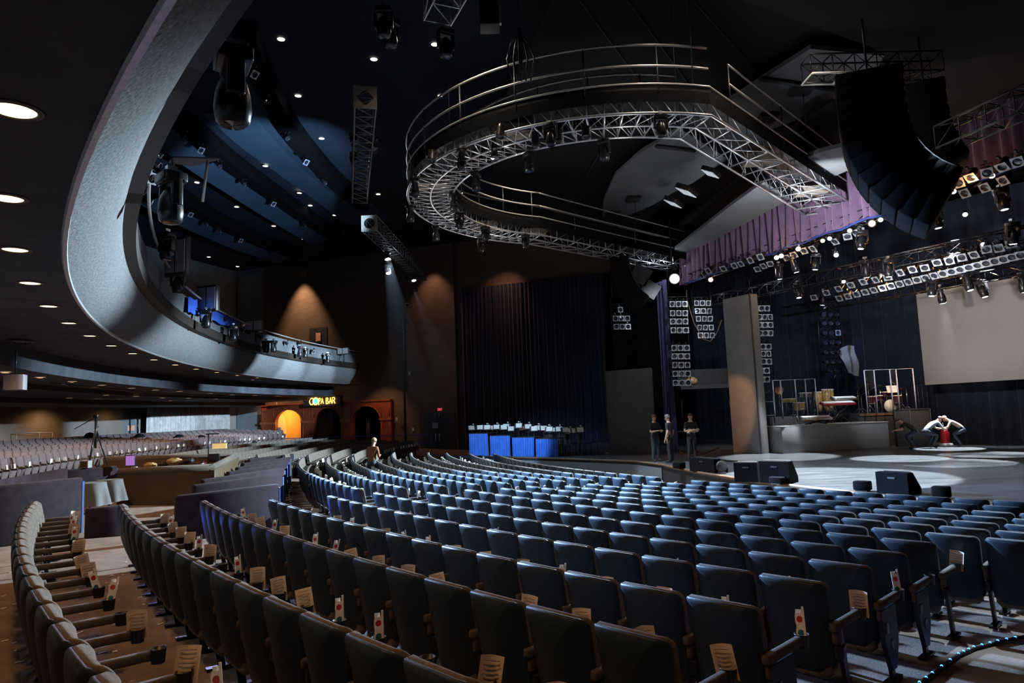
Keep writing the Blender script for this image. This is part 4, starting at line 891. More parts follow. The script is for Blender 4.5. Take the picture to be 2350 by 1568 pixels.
for i, (l, r, y, h) in enumerate(((1962, 1999, 1126, .2), (2141, 2183, 1143, .22), (1550, 1568, 1075, .2), (1770, 1800, 1110, .16))):
    a, b = onstage(l, y), onstage(r, y + 2); e = empty('footlight_box', ((a.x + b.x) / 2, (a.y + b.y) / 2, SZ), math.atan2(b.y - a.y, b.x - a.x)); L = (b - a).length / 2
    tag(e, ('small black floor box between two wedge monitors at the stage edge', 'small black floor box nearest to the right on the stage edge', 'small black floor box at the far bend of the stage edge', 'low black box before the largest wedge monitor')[i], 'floor box', 'floor boxes')
    mb = MB(); mb.box((0, 0, h / 2 + .02), (L, .12, h / 2), 0, None, .03); mb.build('body', M['slot'], e); mb = MB(); mb.box((0, 0, .012), (L * .7, .1, .012)); mb.build('foot', M['dim_metal'], e)
e = empty('fan', onstage(1657, 1088)); tag(e, 'small round black fan between the wedge monitors', 'fan'); mb = MB(); mb.lathe([(.02, -.06), (.16, -.05), (.18, 0), (.16, .05), (.02, .06)], 14, 0, (0, 0, .22), (.3, -1, 0)); mb.build('cage', M['black'], e); mb = MB(); mb.box((0, 0, .03), (.1, .08, .03)); mb.tube((0, 0, .05), (0, 0, .1), .02); mb.build('base', M['black'], e)
# yellow rope barrier and dark desk by the three people
cable('yellow_cable', [onstage(1555, 1030) + Vector((0, 0, .05)), onstage(1563, 1042) + Vector((0, 0, .02)), onstage(1580, 1048) + Vector((0, 0, .02)), onstage(1615, 1042) + Vector((0, 0, .02)), onstage(1650, 1030) + Vector((0, 0, .05))], .03, 'yellow cable lying on the stage beside the three people', 'wood_lip')
for i, (x0, x1, y0, yb) in enumerate(((1577, 1660, 652, 802),)):
    cable('yellow_loop', [atY(1577, 690, 33) + Vector((0, 0, 0)), atY(1592, 740, 33), atY(1612, 778, 33), atY(1630, 784, 33), atY(1645, 765, 33), atY(1656, 735, 33)], .02, 'thin yellow cable looping below the short light ladder', 'wood_lip')
e = empty('work_table', at3(1562, 31.2, SZ)); tag(e, 'small dark work table with metal frame behind the three people', 'table'); mb = MB(); mb.box((0, 0, .92), (.5, .3, .03)); mb.build('top', M['dim_metal'], e)
for x in (-.45, .45):
    for yy in (-.25, .25): MB().tube((x, yy, 0), (x, yy, .9), .02, 5).build('leg', M['dim_metal'], e)
e = empty('shelf_deck', at3(1620, 34.2, CZ + .92)); tag(e, 'high grey side platform with a brown bag behind the left light ladder', 'platform'); mb = MB(); mb.box((0, 0, 0), (1.35, .5, .1)); mb.build('deck', M['dim_metal'], e); mb = MB(); mb.box((0, .3, .5), (1.3, .02, .4)); mb.build('back_board', M['riser'], e); mb = MB(); mb.ball((-.7, -.1, .3), .28, 12, 0, (1.1, .8, .8)); mb.build('bag', M['conga'], e)
mb = MB()
for x in (-1.2, 1.2): mb.tube((x, .2, 0), (x, .2, -3.0), .03, 4)
mb.build('post', M['satin'], e)
# red fire extinguisher-like canister
e = empty('red_canister', onstage(2171, 1024)); tag(e, 'red canister standing on a bright white plate before the two crouching people', 'canister'); mb = MB(); mb.lathe([(.16, .12), (.17, .14), (.17, .55), (.1, .66), (.05, .68)], 16); mb.build('tank', mat('red_enamel', (.55, .015, .02), .3, c2=(.45, .012, .015), scale=5), e); mb = MB(); mb.lathe([(.26, 0), (.27, .02), (.24, .11), (.16, .12)], 18); mb.build('base_plate', M['white'], e); mb = MB(); mb.tube((0, 0, .66), (-.05, 0, .95), .03); mb.path([(-.05, 0, .95), (-.15, 0, 1.0), (-.22, 0, .85)], .02, 5); mb.build('hose', M['chrome'], e)
# framed dark screen box beside the drum riser
e, L, s_ = box_thing('dark_cabinet', atY(2058, 1000, 29.1), atY(2140, 1000, 28.7), .35, SZ, SZ + 1.55, M['riser'], 'dark framed cabinet between the drum riser and the crouching people', 'cabinet')
mb = MB()
for x in (-L, -.1, L): mb.tube((x, -.02, 0), (x, -.02, 1.55), .015, 4)
mb.tube((-L, -.02, 1.55), (L, -.02, 1.55), .015, 4); mb.build('metal_edge', M['dim_metal'], e)
e = empty('tall_frame', atY(2118, 930, 30.6)); tag(e, 'thin metal frame standing at the right of the drum shield', 'frame'); mb = MB()
for x in (-.17, .03, .23): mb.tube((x, 0, -.62), (x, 0, .9), .012, 4)
mb.tube((-.17, 0, .9), (.23, 0, .9), .012, 4); mb.build('bars', M['dim_metal'], e)
# ------------------------------------------------------------------ orchestra corner: blue skirted tables, stands, rails
M['skirt'] = mat('royal_blue_satin', (.03, .14, .6), .38, c2=(.05, .2, .75), scale=3, sheen=.3)
sk = [((1076, 996), (1120, 1050)), ((1124, 1001), (1171, 1052)), ((1175, 1005), (1226, 1054)), ((1229, 1008), (1280, 1053))]
for i, ((l, t), (r, b)) in enumerate(sk):
    y = 34.5 - .9 * i; a, c = atY(l, t, y), atY(r, t, y - .7); z0 = SZ
    e = empty('skirted_table', (a.x, a.y, z0)); tag(e, f'table with a shiny blue pleated skirt, {("leftmost", "second from the left", "third from the left", "rightmost")[i]} of the four', 'table', 'blue skirted tables')
    d = Vector((c.x - a.x, c.y - a.y, 0)); n = Vector((-d.y, d.x, 0)).normalized(); H = a.z - z0
    mb = MB(); mb.grid(lambda u, v: d * u + n * .09 * math.sin(u * 75 + 1.5 * math.sin(u * 17)) * (.4 + .6 * v) + Vector((0, 0, H * (1 - v))), 84, 3); mb.build('skirt', M['skirt'], e)
    mb = MB(); mb.prism([Vector((0, 0, H)), d + Vector((0, 0, H)), d + n * .7 + Vector((0, 0, H)), n * .7 + Vector((0, 0, H))], (0, 0, .03)); mb.build('top', M['riser'], e)
    mb = MB()
    for q in (n * .6 + d * .1, n * .6 + d * .9): mb.tube(q, q + Vector((0, 0, H)), .025)
    mb.build('leg', M['satin'], e)
st_px = [(1083, 985), (1102, 984), (1117, 984), (1127, 985), (1140, 983), (1155, 984), (1163, 981), (1173, 987), (1190, 980), (1200, 986), (1212, 982), (1225, 987), (1235, 985), (1248, 986), (1260, 988), (1270, 990), (1283, 988), (1296, 990), (1306, 992), (1318, 992), (1330, 990)]
for i, (px, py) in enumerate(st_px):
    y = 35.8 - (i % 3) * .5 - i * .14; P = atY(px, py, y); e = empty('music_stand', (P.x, P.y, SZ + .05), rnd.uniform(-.4, .4)); tag(e, f'music stand with white sheets above the blue skirted tables, {ORD[i]} from the left', 'music stand', 'music stands'); h = P.z - SZ
    mb = MB(); mb.box((0, 0, h), (.2, .012, .13), 0, Matrix.Rotation(-.35, 3, 'X')); mb.build('desk', M['riser'] if i % 2 else M['dim_metal'], e); mb = MB(); mb.box((.03 * (i % 3 - 1), -.03, h + .02), (.15, .006, .11), 0, Matrix.Rotation(-.35, 3, 'X')); mb.build('sheets', M['white'], e)
    mb = MB(); mb.tube((0, 0, 0), (0, 0, h), .014, 4); mb.lathe([(.2, -.05), (.02, .02)], 6); mb.build('pole', M['dim_metal'], e)
    if i % 2 == 0: mb = MB(); mb.path([(.1, 0, h + .08), (.1, -.02, h + .2), (.06, -.1, h + .22)], .012, 4); mb.ball((.05, -.1, h + .2), .04, 8); mb.build('sheet_lamp', M['white'], e)
for i, (px, py) in enumerate(((1262, 990), (1290, 1000), (1310, 1004), (1342, 1000))):
    P = atY(px, py, 33.0); e = empty('orchestra_chair', (P.x, P.y, SZ), rnd.random()); tag(e, f'dark metal chair among the music stands, {ORD[i]} from the left', 'chair', 'orchestra chairs'); mb = MB(); mb.box((0, 0, .46), (.2, .2, .03)); mb.build('seat', M['dim_metal'], e); mb = MB(); mb.box((0, .2, .78), (.2, .015, .14)); mb.build('backrest', M['dim_metal'], e)
    for x in (-.18, .18):
        for yy in (-.18, .18): MB().tube((x, yy, 0), (x, yy, .9 if yy > 0 else .45), .013, 4).build('leg', M['dim_metal'], e)
M['bluepaint'] = mat('blue_painted_steel', (.03, .07, .4), .4, .2, c2=(.04, .09, .5), scale=8)
def railing(name, pts, h, label, m, posts=True, low=.5):
    e = empty(name, pts[0]); tag(e, label, 'railing'); o = pts[0]; up = Vector((0, 0, h))
    for k, z in enumerate((h, h * low)): mb = MB(); mb.path([p - o + Vector((0, 0, z)) for p in pts], .025, 5); mb.build('rail', m, e)
    for p in pts: mb = MB(); mb.tube(p - o, p - o + up, .022, 5); mb.build('rail_post', m, e)
    return e
railing('blue_railing', [Vector((p.x, p.y, SZ)) for p in (atY(1330, 1040, 33), atY(1340, 1040, 32), atY(1358, 1040, 32.5), atY(1372, 1040, 34))], 1.0, 'thin blue railing at the right end of the music stands', M['bluepaint'])
railing('blue_railing', [Vector((p.x, p.y, -1.15)) for p in (atY(985, 1040, 40), atY(1045, 1040, 37.5), atY(1110, 1045, 34.5), atY(1180, 1045, 33), atY(1240, 1050, 31.6))], .95, 'blue railing running below the skirted tables', M['bluepaint'])
railing('dark_railing', [Vector((p.x, p.y, -.25)) for p in (atY(597, 1000, 50), atY(690, 1000, 49), atY(735, 1000, 48.5), atY(800, 1000, 48), atY(880, 1000, 47), atY(960, 1000, 45), atY(990, 1000, 44))], 1.05, 'dark railing in front of the wooden bar arches', M['bluepaint'])
# small white stool at the front of the stage
e = empty('folding_chair', onZ(1405, 1085, -.9)); tag(e, 'pale wire chair standing at the far end of the front rows', 'chair'); mb = MB()
for x in (-.22, .22):
    mb.tube((x, -.2, 0), (x, .15, .95), .016, 4); mb.tube((x, .2, 0), (x, -.2, .5), .016, 4)
mb.build('frame', mat('cream_paint', (.6, .58, .4), .5, c2=(.5, .48, .33), scale=6), e); mb = MB()
for k in range(4): mb.tube((-.22, .1 - .02 * k, .9 - .08 * k), (.22, .1 - .02 * k, .9 - .08 * k), .014, 4)
mb.build('backrest_bars', M['white'], e)
# ------------------------------------------------------------------ bar front with arches
M['mahog'] = mat('red_mahogany', (.3, .06, .02), .35, c2=(.2, .035, .012), scale=3, stretch=(6, 6, .8))
M['mahog_trim'] = mat('polished_mahogany_trim', (.38, .1, .035), .3, c2=(.28, .06, .02), scale=5)
M['barwarm'] = mat('warm_yellow_plaster', (.75, .45, .13), .7, c2=(.65, .38, .1), scale=1.5)
bar = empty('arched_bar_facade', barpt(L0, 0)); tag(bar, 'mahogany bar front with three arched openings along the side wall', 'bar front')
def bpart(mb, name, m, par=bar):
    mb.v = [tuple(Vector(v) - Vector(bar.location)) for v in mb.v]; return mb.build(name, m, par)
BT = 3.25; SPR = 1.95
cent = [(bar_s(668), bar_s(668) - bar_s(697)), (bar_s(757), bar_s(727) - bar_s(757)), (bar_s(847), bar_s(816) - bar_s(847))]
posts = [(606, 638), (699, 726), (788, 815), (878, 903)]
Cc = [((bar_s(posts[i][1]) + bar_s(posts[i + 1][0])) / 2, (bar_s(posts[i][1]) - bar_s(posts[i + 1][0])) / 2) for i in range(3)]
mb = MB(); out = .35
for s, r in Cc:                          # spandrel panels, arched below
    n = 14; vs = []
    for i in range(n + 1):
        a = PI * i / n; x = s + r * math.cos(a); z = SPR + min(r, 1.0) * math.sin(a)
        for o_ in (out, 0): vs += [barpt(x, z, o_), barpt(x, BT, o_)]
    mb.add(vs, [(4 * i, 4 * i + 4, 4 * i + 5, 4 * i + 1) for i in range(n)] + [(4 * i, 4 * i + 2, 4 * i + 6, 4 * i + 4) for i in range(n)])
bpart(mb, 'arch_spandrel', M['mahog'])
mb = MB()
for s, r in Cc: mb.path([barpt(s + r * math.cos(PI * i / 14), SPR + min(r, 1.0) * math.sin(PI * i / 14), out + .02) for i in range(15)], .05, 5)
bpart(mb, 'arch_moulding', M['mahog_trim'])
for l, r in posts:
    mb = MB(); a, b = bar_s(l), bar_s(r); mb.prism([barpt(a, -.5, out), barpt(b, -.5, out), barpt(b, BT, out), barpt(a, BT, out)], barpt(0, 0, -out) - barpt(0, 0, 0)); p = bpart(mb, 'post', M['mahog'])
    mb = MB(); mb.prism([barpt(a + .06, SPR - .12, out + .08), barpt(b - .06, SPR - .12, out + .08), barpt(b - .06, SPR + .05, out + .08), barpt(a + .06, SPR + .05, out + .08)], barpt(0, 0, -.1) - barpt(0, 0, 0)); bpart(mb, 'capital', M['mahog_trim'], bar)
    mb = MB()
    for x in (a - (a - b) * .12, b + (a - b) * .12):
        mb.tube(barpt(x, -.3, out + .015), barpt(x, SPR - .2, out + .015), .03, 4); mb.tube(barpt(x, SPR + .15, out + .015), barpt(x, BT - .15, out + .015), .03, 4)
    bpart(mb, 'fluting', M['mahog_trim'], bar)
mb = MB(); mb.prism([barpt(L1, BT, out + .12), barpt(L0, BT, out + .12), barpt(L0, BT + .12, out + .12), barpt(L1, BT + .12, out + .12)], barpt(0, 0, -.4) - barpt(0, 0, 0)); bpart(mb, 'cornice', M['mahog'])
# passage behind the first arch (warm), dark behind the others
mb = MB(); a, b = bar_s(700), bar_s(640)
mb.prism([barpt(bar_s(699), -.5, -3), barpt(bar_s(640), -.5, -3), barpt(bar_s(640), 3.6, -3), barpt(bar_s(699), 3.6, -3)], barpt(0, 0, -.1) - barpt(0, 0, 0)); mb.prism([barpt(bar_s(698), -.5, -3), barpt(bar_s(698), -.5, 0), barpt(bar_s(698), 3.6, 0), barpt(bar_s(698), 3.6, -3)], barpt(.1, 0, 0) - barpt(0, 0, 0))
mb.prism([barpt(bar_s(636), -.5, -3), barpt(bar_s(636), -.5, 0), barpt(bar_s(636), 3.6, 0), barpt(bar_s(636), 3.6, -3)], barpt(.1, 0, 0) - barpt(0, 0, 0)); mb.prism([barpt(bar_s(699), 3.4, -3), barpt(bar_s(640), 3.4, -3), barpt(bar_s(640), 3.4, 0), barpt(bar_s(699), 3.4, 0)], (0, 0, .1))
struct(mb.build('wall_bar_passage', M['barwarm']), 'warm yellow passage seen through the first bar arch')
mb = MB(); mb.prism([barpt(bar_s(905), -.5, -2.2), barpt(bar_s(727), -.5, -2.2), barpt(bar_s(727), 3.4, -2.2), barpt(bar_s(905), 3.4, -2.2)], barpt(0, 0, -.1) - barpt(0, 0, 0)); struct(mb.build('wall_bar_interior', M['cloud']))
for i, px in enumerate((741, 750, 829, 833)):
    o = MB().tube(barpt(bar_s(px), -.3, -.8), barpt(bar_s(px), 2.0, -.8), .03, 5).build('brass_pole', mat('dull_brass', (.3, .22, .13), .4, .6, c2=(.22, .16, .1), scale=6) if i == 0 else bpy.data.materials['dull_brass']); tag(o, f'thin brass pole inside the dark bar arches, {ORD[i]} from the left', 'pole', 'brass poles in the bar arches')
def flat_on_wall(name, px0, px1, py0, py1, m, label, cat, out=.05, th=.03, inset=None):
    s0, s1 = bar_s(px0), bar_s(px1); y = barpt((s0 + s1) / 2, 0, out).y; z1 = atY((px0 + px1) / 2, py0, y).z; z0 = atY((px0 + px1) / 2, py1, y).z
    mb = MB(); mb.prism([barpt(s0, z0, out), barpt(s1, z0, out), barpt(s1, z1, out), barpt(s0, z1, out)], barpt(0, 0, -th) - barpt(0, 0, 0)); o = mb.build(name, m); tag(o, label, cat); return o, (s0, s1, z0, z1)
flat_on_wall('bar_poster', 668, 677, 978, 1000, mat('brown_poster', (.25, .12, .06), .6, c2=(.12, .05, .03), scale=8), 'small brown poster in the warm bar passage', 'poster', -2.85)
flat_on_wall('white_door', 635, 645, 981, 1015, mat('cream_door', (.6, .5, .42), .6, c2=(.5, .42, .35), scale=3), 'pale door leaf at the left side of the first bar arch', 'door', .02)
# sign
so, (s0, s1, z0, z1) = flat_on_wall('bar_sign', 712, 795, 909, 931, mat('dark_sign_board', (.04, .028, .028), .5, c2=(.055, .04, .04), scale=8), 'dark bar sign with glowing gold letters above the arches', 'sign', .75, .3)
fr_ = MB()
for p, q in (((s0, z0), (s1, z0)), ((s1, z0), (s1, z1)), ((s1, z1), (s0, z1)), ((s0, z1), (s0, z0))): fr_.tube(barpt(p[0], p[1], .78), barpt(q[0], q[1], .78), .035, 4)
fr_.build('sign_frame', M['dim_metal'], so)
M['gold'] = mat('gold_neon', (1, .6, .15), .4, emit=(1, .5, .1), estr=2.6, c2=(1, .65, .2), scale=4); M['cyan'] = mat('cyan_neon', (.1, .6, .9), .4, emit=(.05, .5, .9), estr=2.0, c2=(.15, .65, .95), scale=4)
strokes = {'C': [[(1, .85), (.7, 1), (.3, .9), (.05, .6), (.05, .35), (.3, .05), (.7, 0), (1, .15)]], 'O': [[(.5 + .5 * math.cos(t * PI / 8), .5 + .5 * math.sin(t * PI / 8)) for t in range(17)]], 'P': [[(.1, -.15), (.1, 1), (.7, 1), (.95, .8), (.7, .55), (.1, .5)]], 'A': [[(0, 0), (.5, 1), (1, 0)], [(.2, .4), (.8, .4)]], 'B': [[(.1, 0), (.1, 1), (.6, 1), (.85, .78), (.6, .55), (.1, .52)], [(.6, .52), (.95, .28), (.65, 0), (.1, 0)]], 'R': [[(.1, 0), (.1, 1), (.7, 1), (.95, .78), (.7, .52), (.1, .5)], [(.5, .5), (1, 0)]]}
mb = MB(); W_ = s0 - s1; H_ = z1 - z0
lay = [('C', .16, .1, .95), ('O', .255, .15, 1.0), ('P', .41, .055, .85), ('A', .475, .07, .8), ('B', .61, .075, .85), ('A', .7, .07, .85), ('R', .78, .08, .85)]
for ch, x, w, h in lay:
    for stx in strokes[ch]: mb.path([barpt(s0 - W_ * (x + w * u), z0 + H_ * (.5 + (v - .5) * .72 * h), .8) for u, v in stx], .045, 5)
mb.build('gold_letters', M['gold'], so)
mb = MB(); ax = barpt(0, 0, 1) - barpt(0, 0, 0); mb.lathe([(.001, 0), (.22, 0), (.22, .03), (.001, .035)], 16, 0, barpt(s0 - W_ * .33, z0 + H_ * .5, .77), ax, caps=False); mb.build('blue_globe', M['cyan'], so)
M['exit'] = mat('red_exit_glow', (.9, .05, .08), .4, emit=(1, .06, .12), estr=1.5, c2=(1, .1, .15), scale=3)
def exit_sign(px, py, y, w, h, lab):
    P = atY(px, py, y); e = empty('exit_sign', P); tag(e, lab, 'exit sign'); mb = MB(); mb.box((0, 0, 0), (w / 2, .05, h / 2), 0, None, .015); mb.build('housing', M['black'], e)
    cw = w * .18; mb = MB()
    L = {'E': [((0, 0), (0, 1)), ((0, 1), (1, 1)), ((0, .5), (.8, .5)), ((0, 0), (1, 0))], 'X': [((0, 0), (1, 1)), ((0, 1), (1, 0))], 'I': [((.5, 0), (.5, 1))], 'T': [((0, 1), (1, 1)), ((.5, 0), (.5, 1))]}
    for i, ch in enumerate('EXIT'):
        for a, b in L[ch]: f_ = lambda q: Vector((-w * .42 + i * w * .22 + q[0] * cw, -.055, -h * .32 + q[1] * h * .64)); mb.tube(f_(a), f_(b), w * .033, 4)
    mb.build('red_letters', M['exit'], e)
exit_sign(1010, 940, 46.6, .34, .26, 'red exit sign above the dark double door beside the pilaster'); exit_sign(293, 941, 46.5, .46, .26, 'red exit sign on the rear wall left of the striped drape')
# doors
sd0, sd1 = bar_s(971), bar_s(1051)
for i, (a, b) in enumerate(((971, 1010), (1012, 1051))):
    o, (q0, q1, z0, z1) = flat_on_wall('door_%d' % (i + 1), a, b, 948, 1030, mat('navy_door_%s' % 'ab'[i], (.012, .02, .03), .5, c2=(.018, .028, .04), scale=3), '', 'door', .52, .06)
    for kk in ('category',): del o[kk]
    struct(o, ('left', 'right')[i] + ' leaf of the dark double door beside the pilaster')
    mb = MB(); qq = (q1 + .12) if i == 0 else (q0 - .12); mb.tube(barpt(qq, .2, .58), barpt(qq, .75, .58), .03, 5); mb.tube(barpt(qq, 1.9, .56), barpt(qq, 2.2, .56), .025, 4); mb.build('door_handle', M['steel'], o)
flat_on_wall('door_notice', 1000, 1013, 970, 983, mat('blue_white_paper', (.3, .35, .45), .7, c2=(.26, .31, .4), scale=9), 'pale notice taped to the dark double door', 'notice', .6, .02)
o, _ = flat_on_wall('balcony_door', 712, 753, 752, 800, mat('navy_balcony_door', (.012, .018, .026), .6, c2=(.018, .024, .034), scale=3), 'dark door behind the far end of the balcony', 'door', .04, .04)
flat_on_wall('red_poster', 728, 739, 764, 783, mat('red_white_poster', (.6, .2, .15), .6, c2=(.75, .55, .45), scale=14), 'small red and white poster on the balcony door', 'poster', .1, .02)
o, _ = flat_on_wall('wall_plaque', 692, 707, 621, 637, mat('tan_plaque', (.3, .2, .14), .6, c2=(.25, .17, .12), scale=5), 'small plaque in the warm cone of light on the side wall', 'plaque', .08, .05)
for i, (x0, x1, y0, y1) in enumerate(((916, 920, 958, 966), (947, 951, 853, 860), (952, 957, 982, 990), (946, 990, 846, 849), (826, 841, 908, 918))):
    flat_on_wall('wall_fitting', x0, x1, y0, y1, M['gel'] if i < 3 else M['dim_metal'], ('small pale wall switch right of the bar', 'small pale box high on the pilaster', 'small pale box low on the pilaster', 'thin pale bar across the pilaster', 'dark vent on the wall beside the bar sign')[i], 'wall fitting', .5)
o = MB().tube(barpt(bar_s(934), -.2, .3), barpt(bar_s(934), 9.5, .3), .09, 5).build('cable_chase', M['black']); tag(o, 'black vertical cable chase with lamps left of the pilaster', 'cable chase')
for i, py in enumerate((640, 700, 740, 760, 885)): parlamp(atY(934, py, 49.4), (.2, -1, -.6), f'small lamp on the vertical cable chase, {ORD[i]} from the top', 'lamps on the cable chase', None, i == 1, 1.0)
# rear wall door with its notice, speaker boxes and railing under the balcony
P0, P1 = atY(268, 985, 44.6), atY(316, 985, 46.0)
e = empty('rear_door', (P0.x, P0.y, P0.z - 1.5)); d = Vector((P1.x - P0.x, P1.y - P0.y, 0)); tag(e, 'pale blue lit door on the rear wall below the exit sign', 'door'); mb = MB(); mb.prism([Vector((0, 0, 0)), d, d + Vector((0, 0, 2.35)), Vector((0, 0, 2.35))], (-.05, .1, 0)); mb.build('leaf', M['wall_lit_blue'], e)
mb = MB(); mb.prism([d * .5 + Vector((.02, -.05, 1.35)), d * .85 + Vector((.02, -.05, 1.35)), d * .85 + Vector((.02, -.05, 1.7)), d * .5 + Vector((.02, -.05, 1.7))], (0, .02, 0)); mb.build('notice', mat('orange_notice', (.6, .3, .2), .6, c2=(.7, .4, .3), scale=10), e)
o = MB().tube(atY(316, 1003, 45), atY(316, 955, 45), .06, 5).build('door_post', M['satin']); tag(o, 'dark post right of the rear door', 'post')
e = empty('projector_box', atY(35, 878, 16.0)); tag(e, 'pale square box hanging under the balcony at far left', 'box'); mb = MB(); mb.box((0, 0, 0), (.2, .15, .18), 0, Matrix.Rotation(.35, 3, 'Z'), .01); mb.build('case', mat('pale_grey_case', (.3, .3, .34), .6, c2=(.26, .26, .3), scale=4), e); mb = MB(); mb.tube((0, .0, .15), (0, 0, .75), .02); mb.build('hanging_rod', M['satin'], e)
e = empty('round_vent', onZ(25, 783, CZ + 2.47)); tag(e, 'round black ceiling vent with concentric rings under the balcony', 'vent'); mb = MB()
for r in (.12, .24, .36, .46): mb.lathe([(r, 0), (r + .03, -.05), (r + .06, -.03)], 28, 0, caps=False)
mb.build('rings', M['dim_metal'], e)
o = MB().path([onZ(x, y, CZ + 1.68) for x, y in ((120, 880), (180, 886), (300, 898), (440, 907), (560, 912), (650, 914))], .035, 5).build('ceiling_pipe', M['dim_metal']); tag(o, 'long grey pipe running under the balcony ceiling', 'pipe')
# ------------------------------------------------------------------ recessed downlights
DL = {}
mb = MB(); mb.lathe([(.2, -.008), (.165, -.02), (.15, -.005), (.15, .0)], 22, caps=False); DL['trim_ring'] = mb.mesh('trim_ring', M['dim_metal'])
mb = MB(); mb.lathe([(.001, -.004), (.15, -.004)], 22, caps=False); DL['lamp'] = mb.mesh('lamp', M['warm_lamp']); DL['lampw'] = MB().lathe([(.001, -.004), (.15, -.004)], 22, caps=False).mesh('lamp', mat('soft_white_glow', (1, .92, .8), .5, emit=(1, .86, .66), estr=9, c2=(.95, .9, .8), scale=3))
def downlight(p, label, group, s=1.0, white=False):
    e = empty('recessed_downlight', p); tag(e, label, 'downlight', group); e.scale = (s, s, s); mk('trim_ring', DL['trim_ring'], e); mk('lamp', DL['lampw' if white else 'lamp'], e); return e
for i in range(15): downlight(pol(47.48, 219.05 - 3.06 * i, CZ + 2.5), f'warm recessed downlight, {ORD[i]} from the near end of the row along the balcony edge', 'downlights along the balcony edge')
for i, (px, py) in enumerate(((580, 872), (626, 878), (668, 881), (706, 884), (742, 886))): downlight(onZ(px, py, CZ + 2.5), f'warm recessed downlight, {ORD[i]} of the last ones toward the balcony end', 'downlights toward the balcony end', .9)
for i, (px, py) in enumerate(((12, 855), (92, 867), (165, 877), (234, 885), (303, 892), (357, 896), (412, 899), (483, 904), (533, 907), (585, 908), (637, 910))): downlight(onZ(px, py, CZ + 1.76), f'warm recessed downlight, {ORD[i]} from the left in the second row under the balcony', 'downlights in the second row')
for i, (px, py) in enumerate(((160, 914), (243, 908), (312, 911), (372, 914), (433, 915), (495, 917))): downlight(onZ(px, py, CZ + 1.55), f'warm recessed downlight, {ORD[i]} from the left in the third row under the balcony', 'downlights in the third row', .9)
for i, (px, py) in enumerate(((155, 931), (224, 926), (278, 926), (325, 919), (390, 920), (453, 921), (8, 928))): downlight(onZ(px, py, CZ + 1.33), f'warm recessed downlight, {ORD[i]} in the deepest row under the balcony', 'downlights in the deepest row', .75)
cdl = [(645, 90), (684, 220), (738, 318), (858, 136), (609, 381), (452, 419), (543, 475), (687, 443), (768, 494), (628, 519), (697, 549), (479, 590), (545, 612), (404, 566), (940, 491), (868, 446), (1010, 220), (998, 102), (1168, 341), (1057, 443), (712, 472)]
for i, (px, py) in enumerate(cdl): downlight(onZ(px, py, CEIL - .02 if i not in (4, 7) else CEIL - .16), f'recessed downlight in the dark blue main ceiling, {("topmost left of the hanging truss", "second down from the topmost one", "third down from the topmost one", "left of the lamp by the top truss", "in the lit blue panel, left one", "just above the second balcony lamp", "between the two left lighting slots", "in the lit blue panel, right one", "right of the end of the middle slot", "below the middle lighting slot", "at the end of the lowest slot", "low left above the brown wall", "lowest one above the brown wall", "amber one beside the balcony lamps", "below the left edge of the ring", "just right of the long box truss", "touching the top rail of the ring", "under the top truss", "seen inside the near curve of the ring", "seen inside the far curve of the ring", "faint one near the middle slot")[i]}', 'downlights in the main ceiling', .8 if i not in (16,) else .6, True)
# ------------------------------------------------------------------ booths, tables, sound desk
M['velvet'] = mat('plum_velvet', (.022, .016, .021), .95, c2=(.032, .024, .03), scale=5, bump=.2, bscale=50, spec=.08, sheen=.05)
M['bluevel'] = mat('blue_edge_trim', (.03, .08, .26), .6, c2=(.04, .1, .3), scale=6)
def divider(a, b, h, th, label, z=None, edge='b'):
    a, b = Vector((a.x, a.y)), Vector((b.x, b.y)); d = b - a; L = d.length; c = (a + b) / 2; z = floor_z(c.x, c.y) - .05 if z is None else z
    e = empty('booth_divider', (c.x, c.y, z), math.atan2(d.y, d.x)); tag(e, label, 'booth divider', 'plum booth dividers'); mb = MB(); mb.box((0, 0, h / 2), (L / 2, th / 2, h / 2), 0, None, .05); mb.build('panel', M['velvet'], e)
    mb = MB(); mb.box((L / 2 + .005 if edge == 'b' else -L / 2 - .005, 0, h / 2 - .03), (.02, th / 2 - .02, h / 2 - .05)); mb.build('edge_trim', M['bluevel'], e)
    if h < 1.0 and h > .9: mb = MB(); mb.box((-.2, .3, .3), (L / 2 - .5, .25, .1), 0, None, .06); mb.box((-.2, .3, .1), (L / 2 - .55, .2, .1)); mb.build('bench', M['velvet'], e)
    return e
bd = [((402, 1132), (638, 1116)), ((441, 1108), (646, 1092)), ((462, 1096), (650, 1078)), ((500, 1082), (656, 1066)), ((524, 1072), (660, 1058)), ((540, 1063), (664, 1051)), ((556, 1053), (672, 1043))]
word = ('nearest', 'second nearest', 'third nearest', 'fourth nearest', 'third farthest', 'second farthest', 'farthest')
for i, (l, r) in enumerate(bd):
    h = .95; a = onfloor(*l, h - .05); b = onfloor(*r, h - .05); a = a.lerp(b, .0 if i < 3 else .12); divider(a, b, h, .16, f'plum velvet booth divider, {word[i]} of the group before the sound desk', (floor_z(a.x, a.y) + floor_z(b.x, b.y)) / 2 - .05)
a, b = onfloor(-60, 1118, 1.08), onfloor(187, 1102, 1.08); divider(a, b, 1.1, .16, 'plum velvet booth divider at far left behind the nearest short row', (floor_z(a.x, a.y) + floor_z(b.x, b.y)) / 2)
a, b = onfloor(-60, 1112, .9), onfloor(150, 1078, .9); c = onfloor(268, 1073, .9); divider(b, c, .92, .16, 'plum velvet booth divider behind the two small cloth covered tables', (floor_z(b.x, b.y) + floor_z(c.x, c.y)) / 2)
divider(a, b, .92, .16, 'plum velvet booth wall curving off the left edge, lit blue along its top', (floor_z(a.x, a.y) + floor_z(b.x, b.y)) / 2)
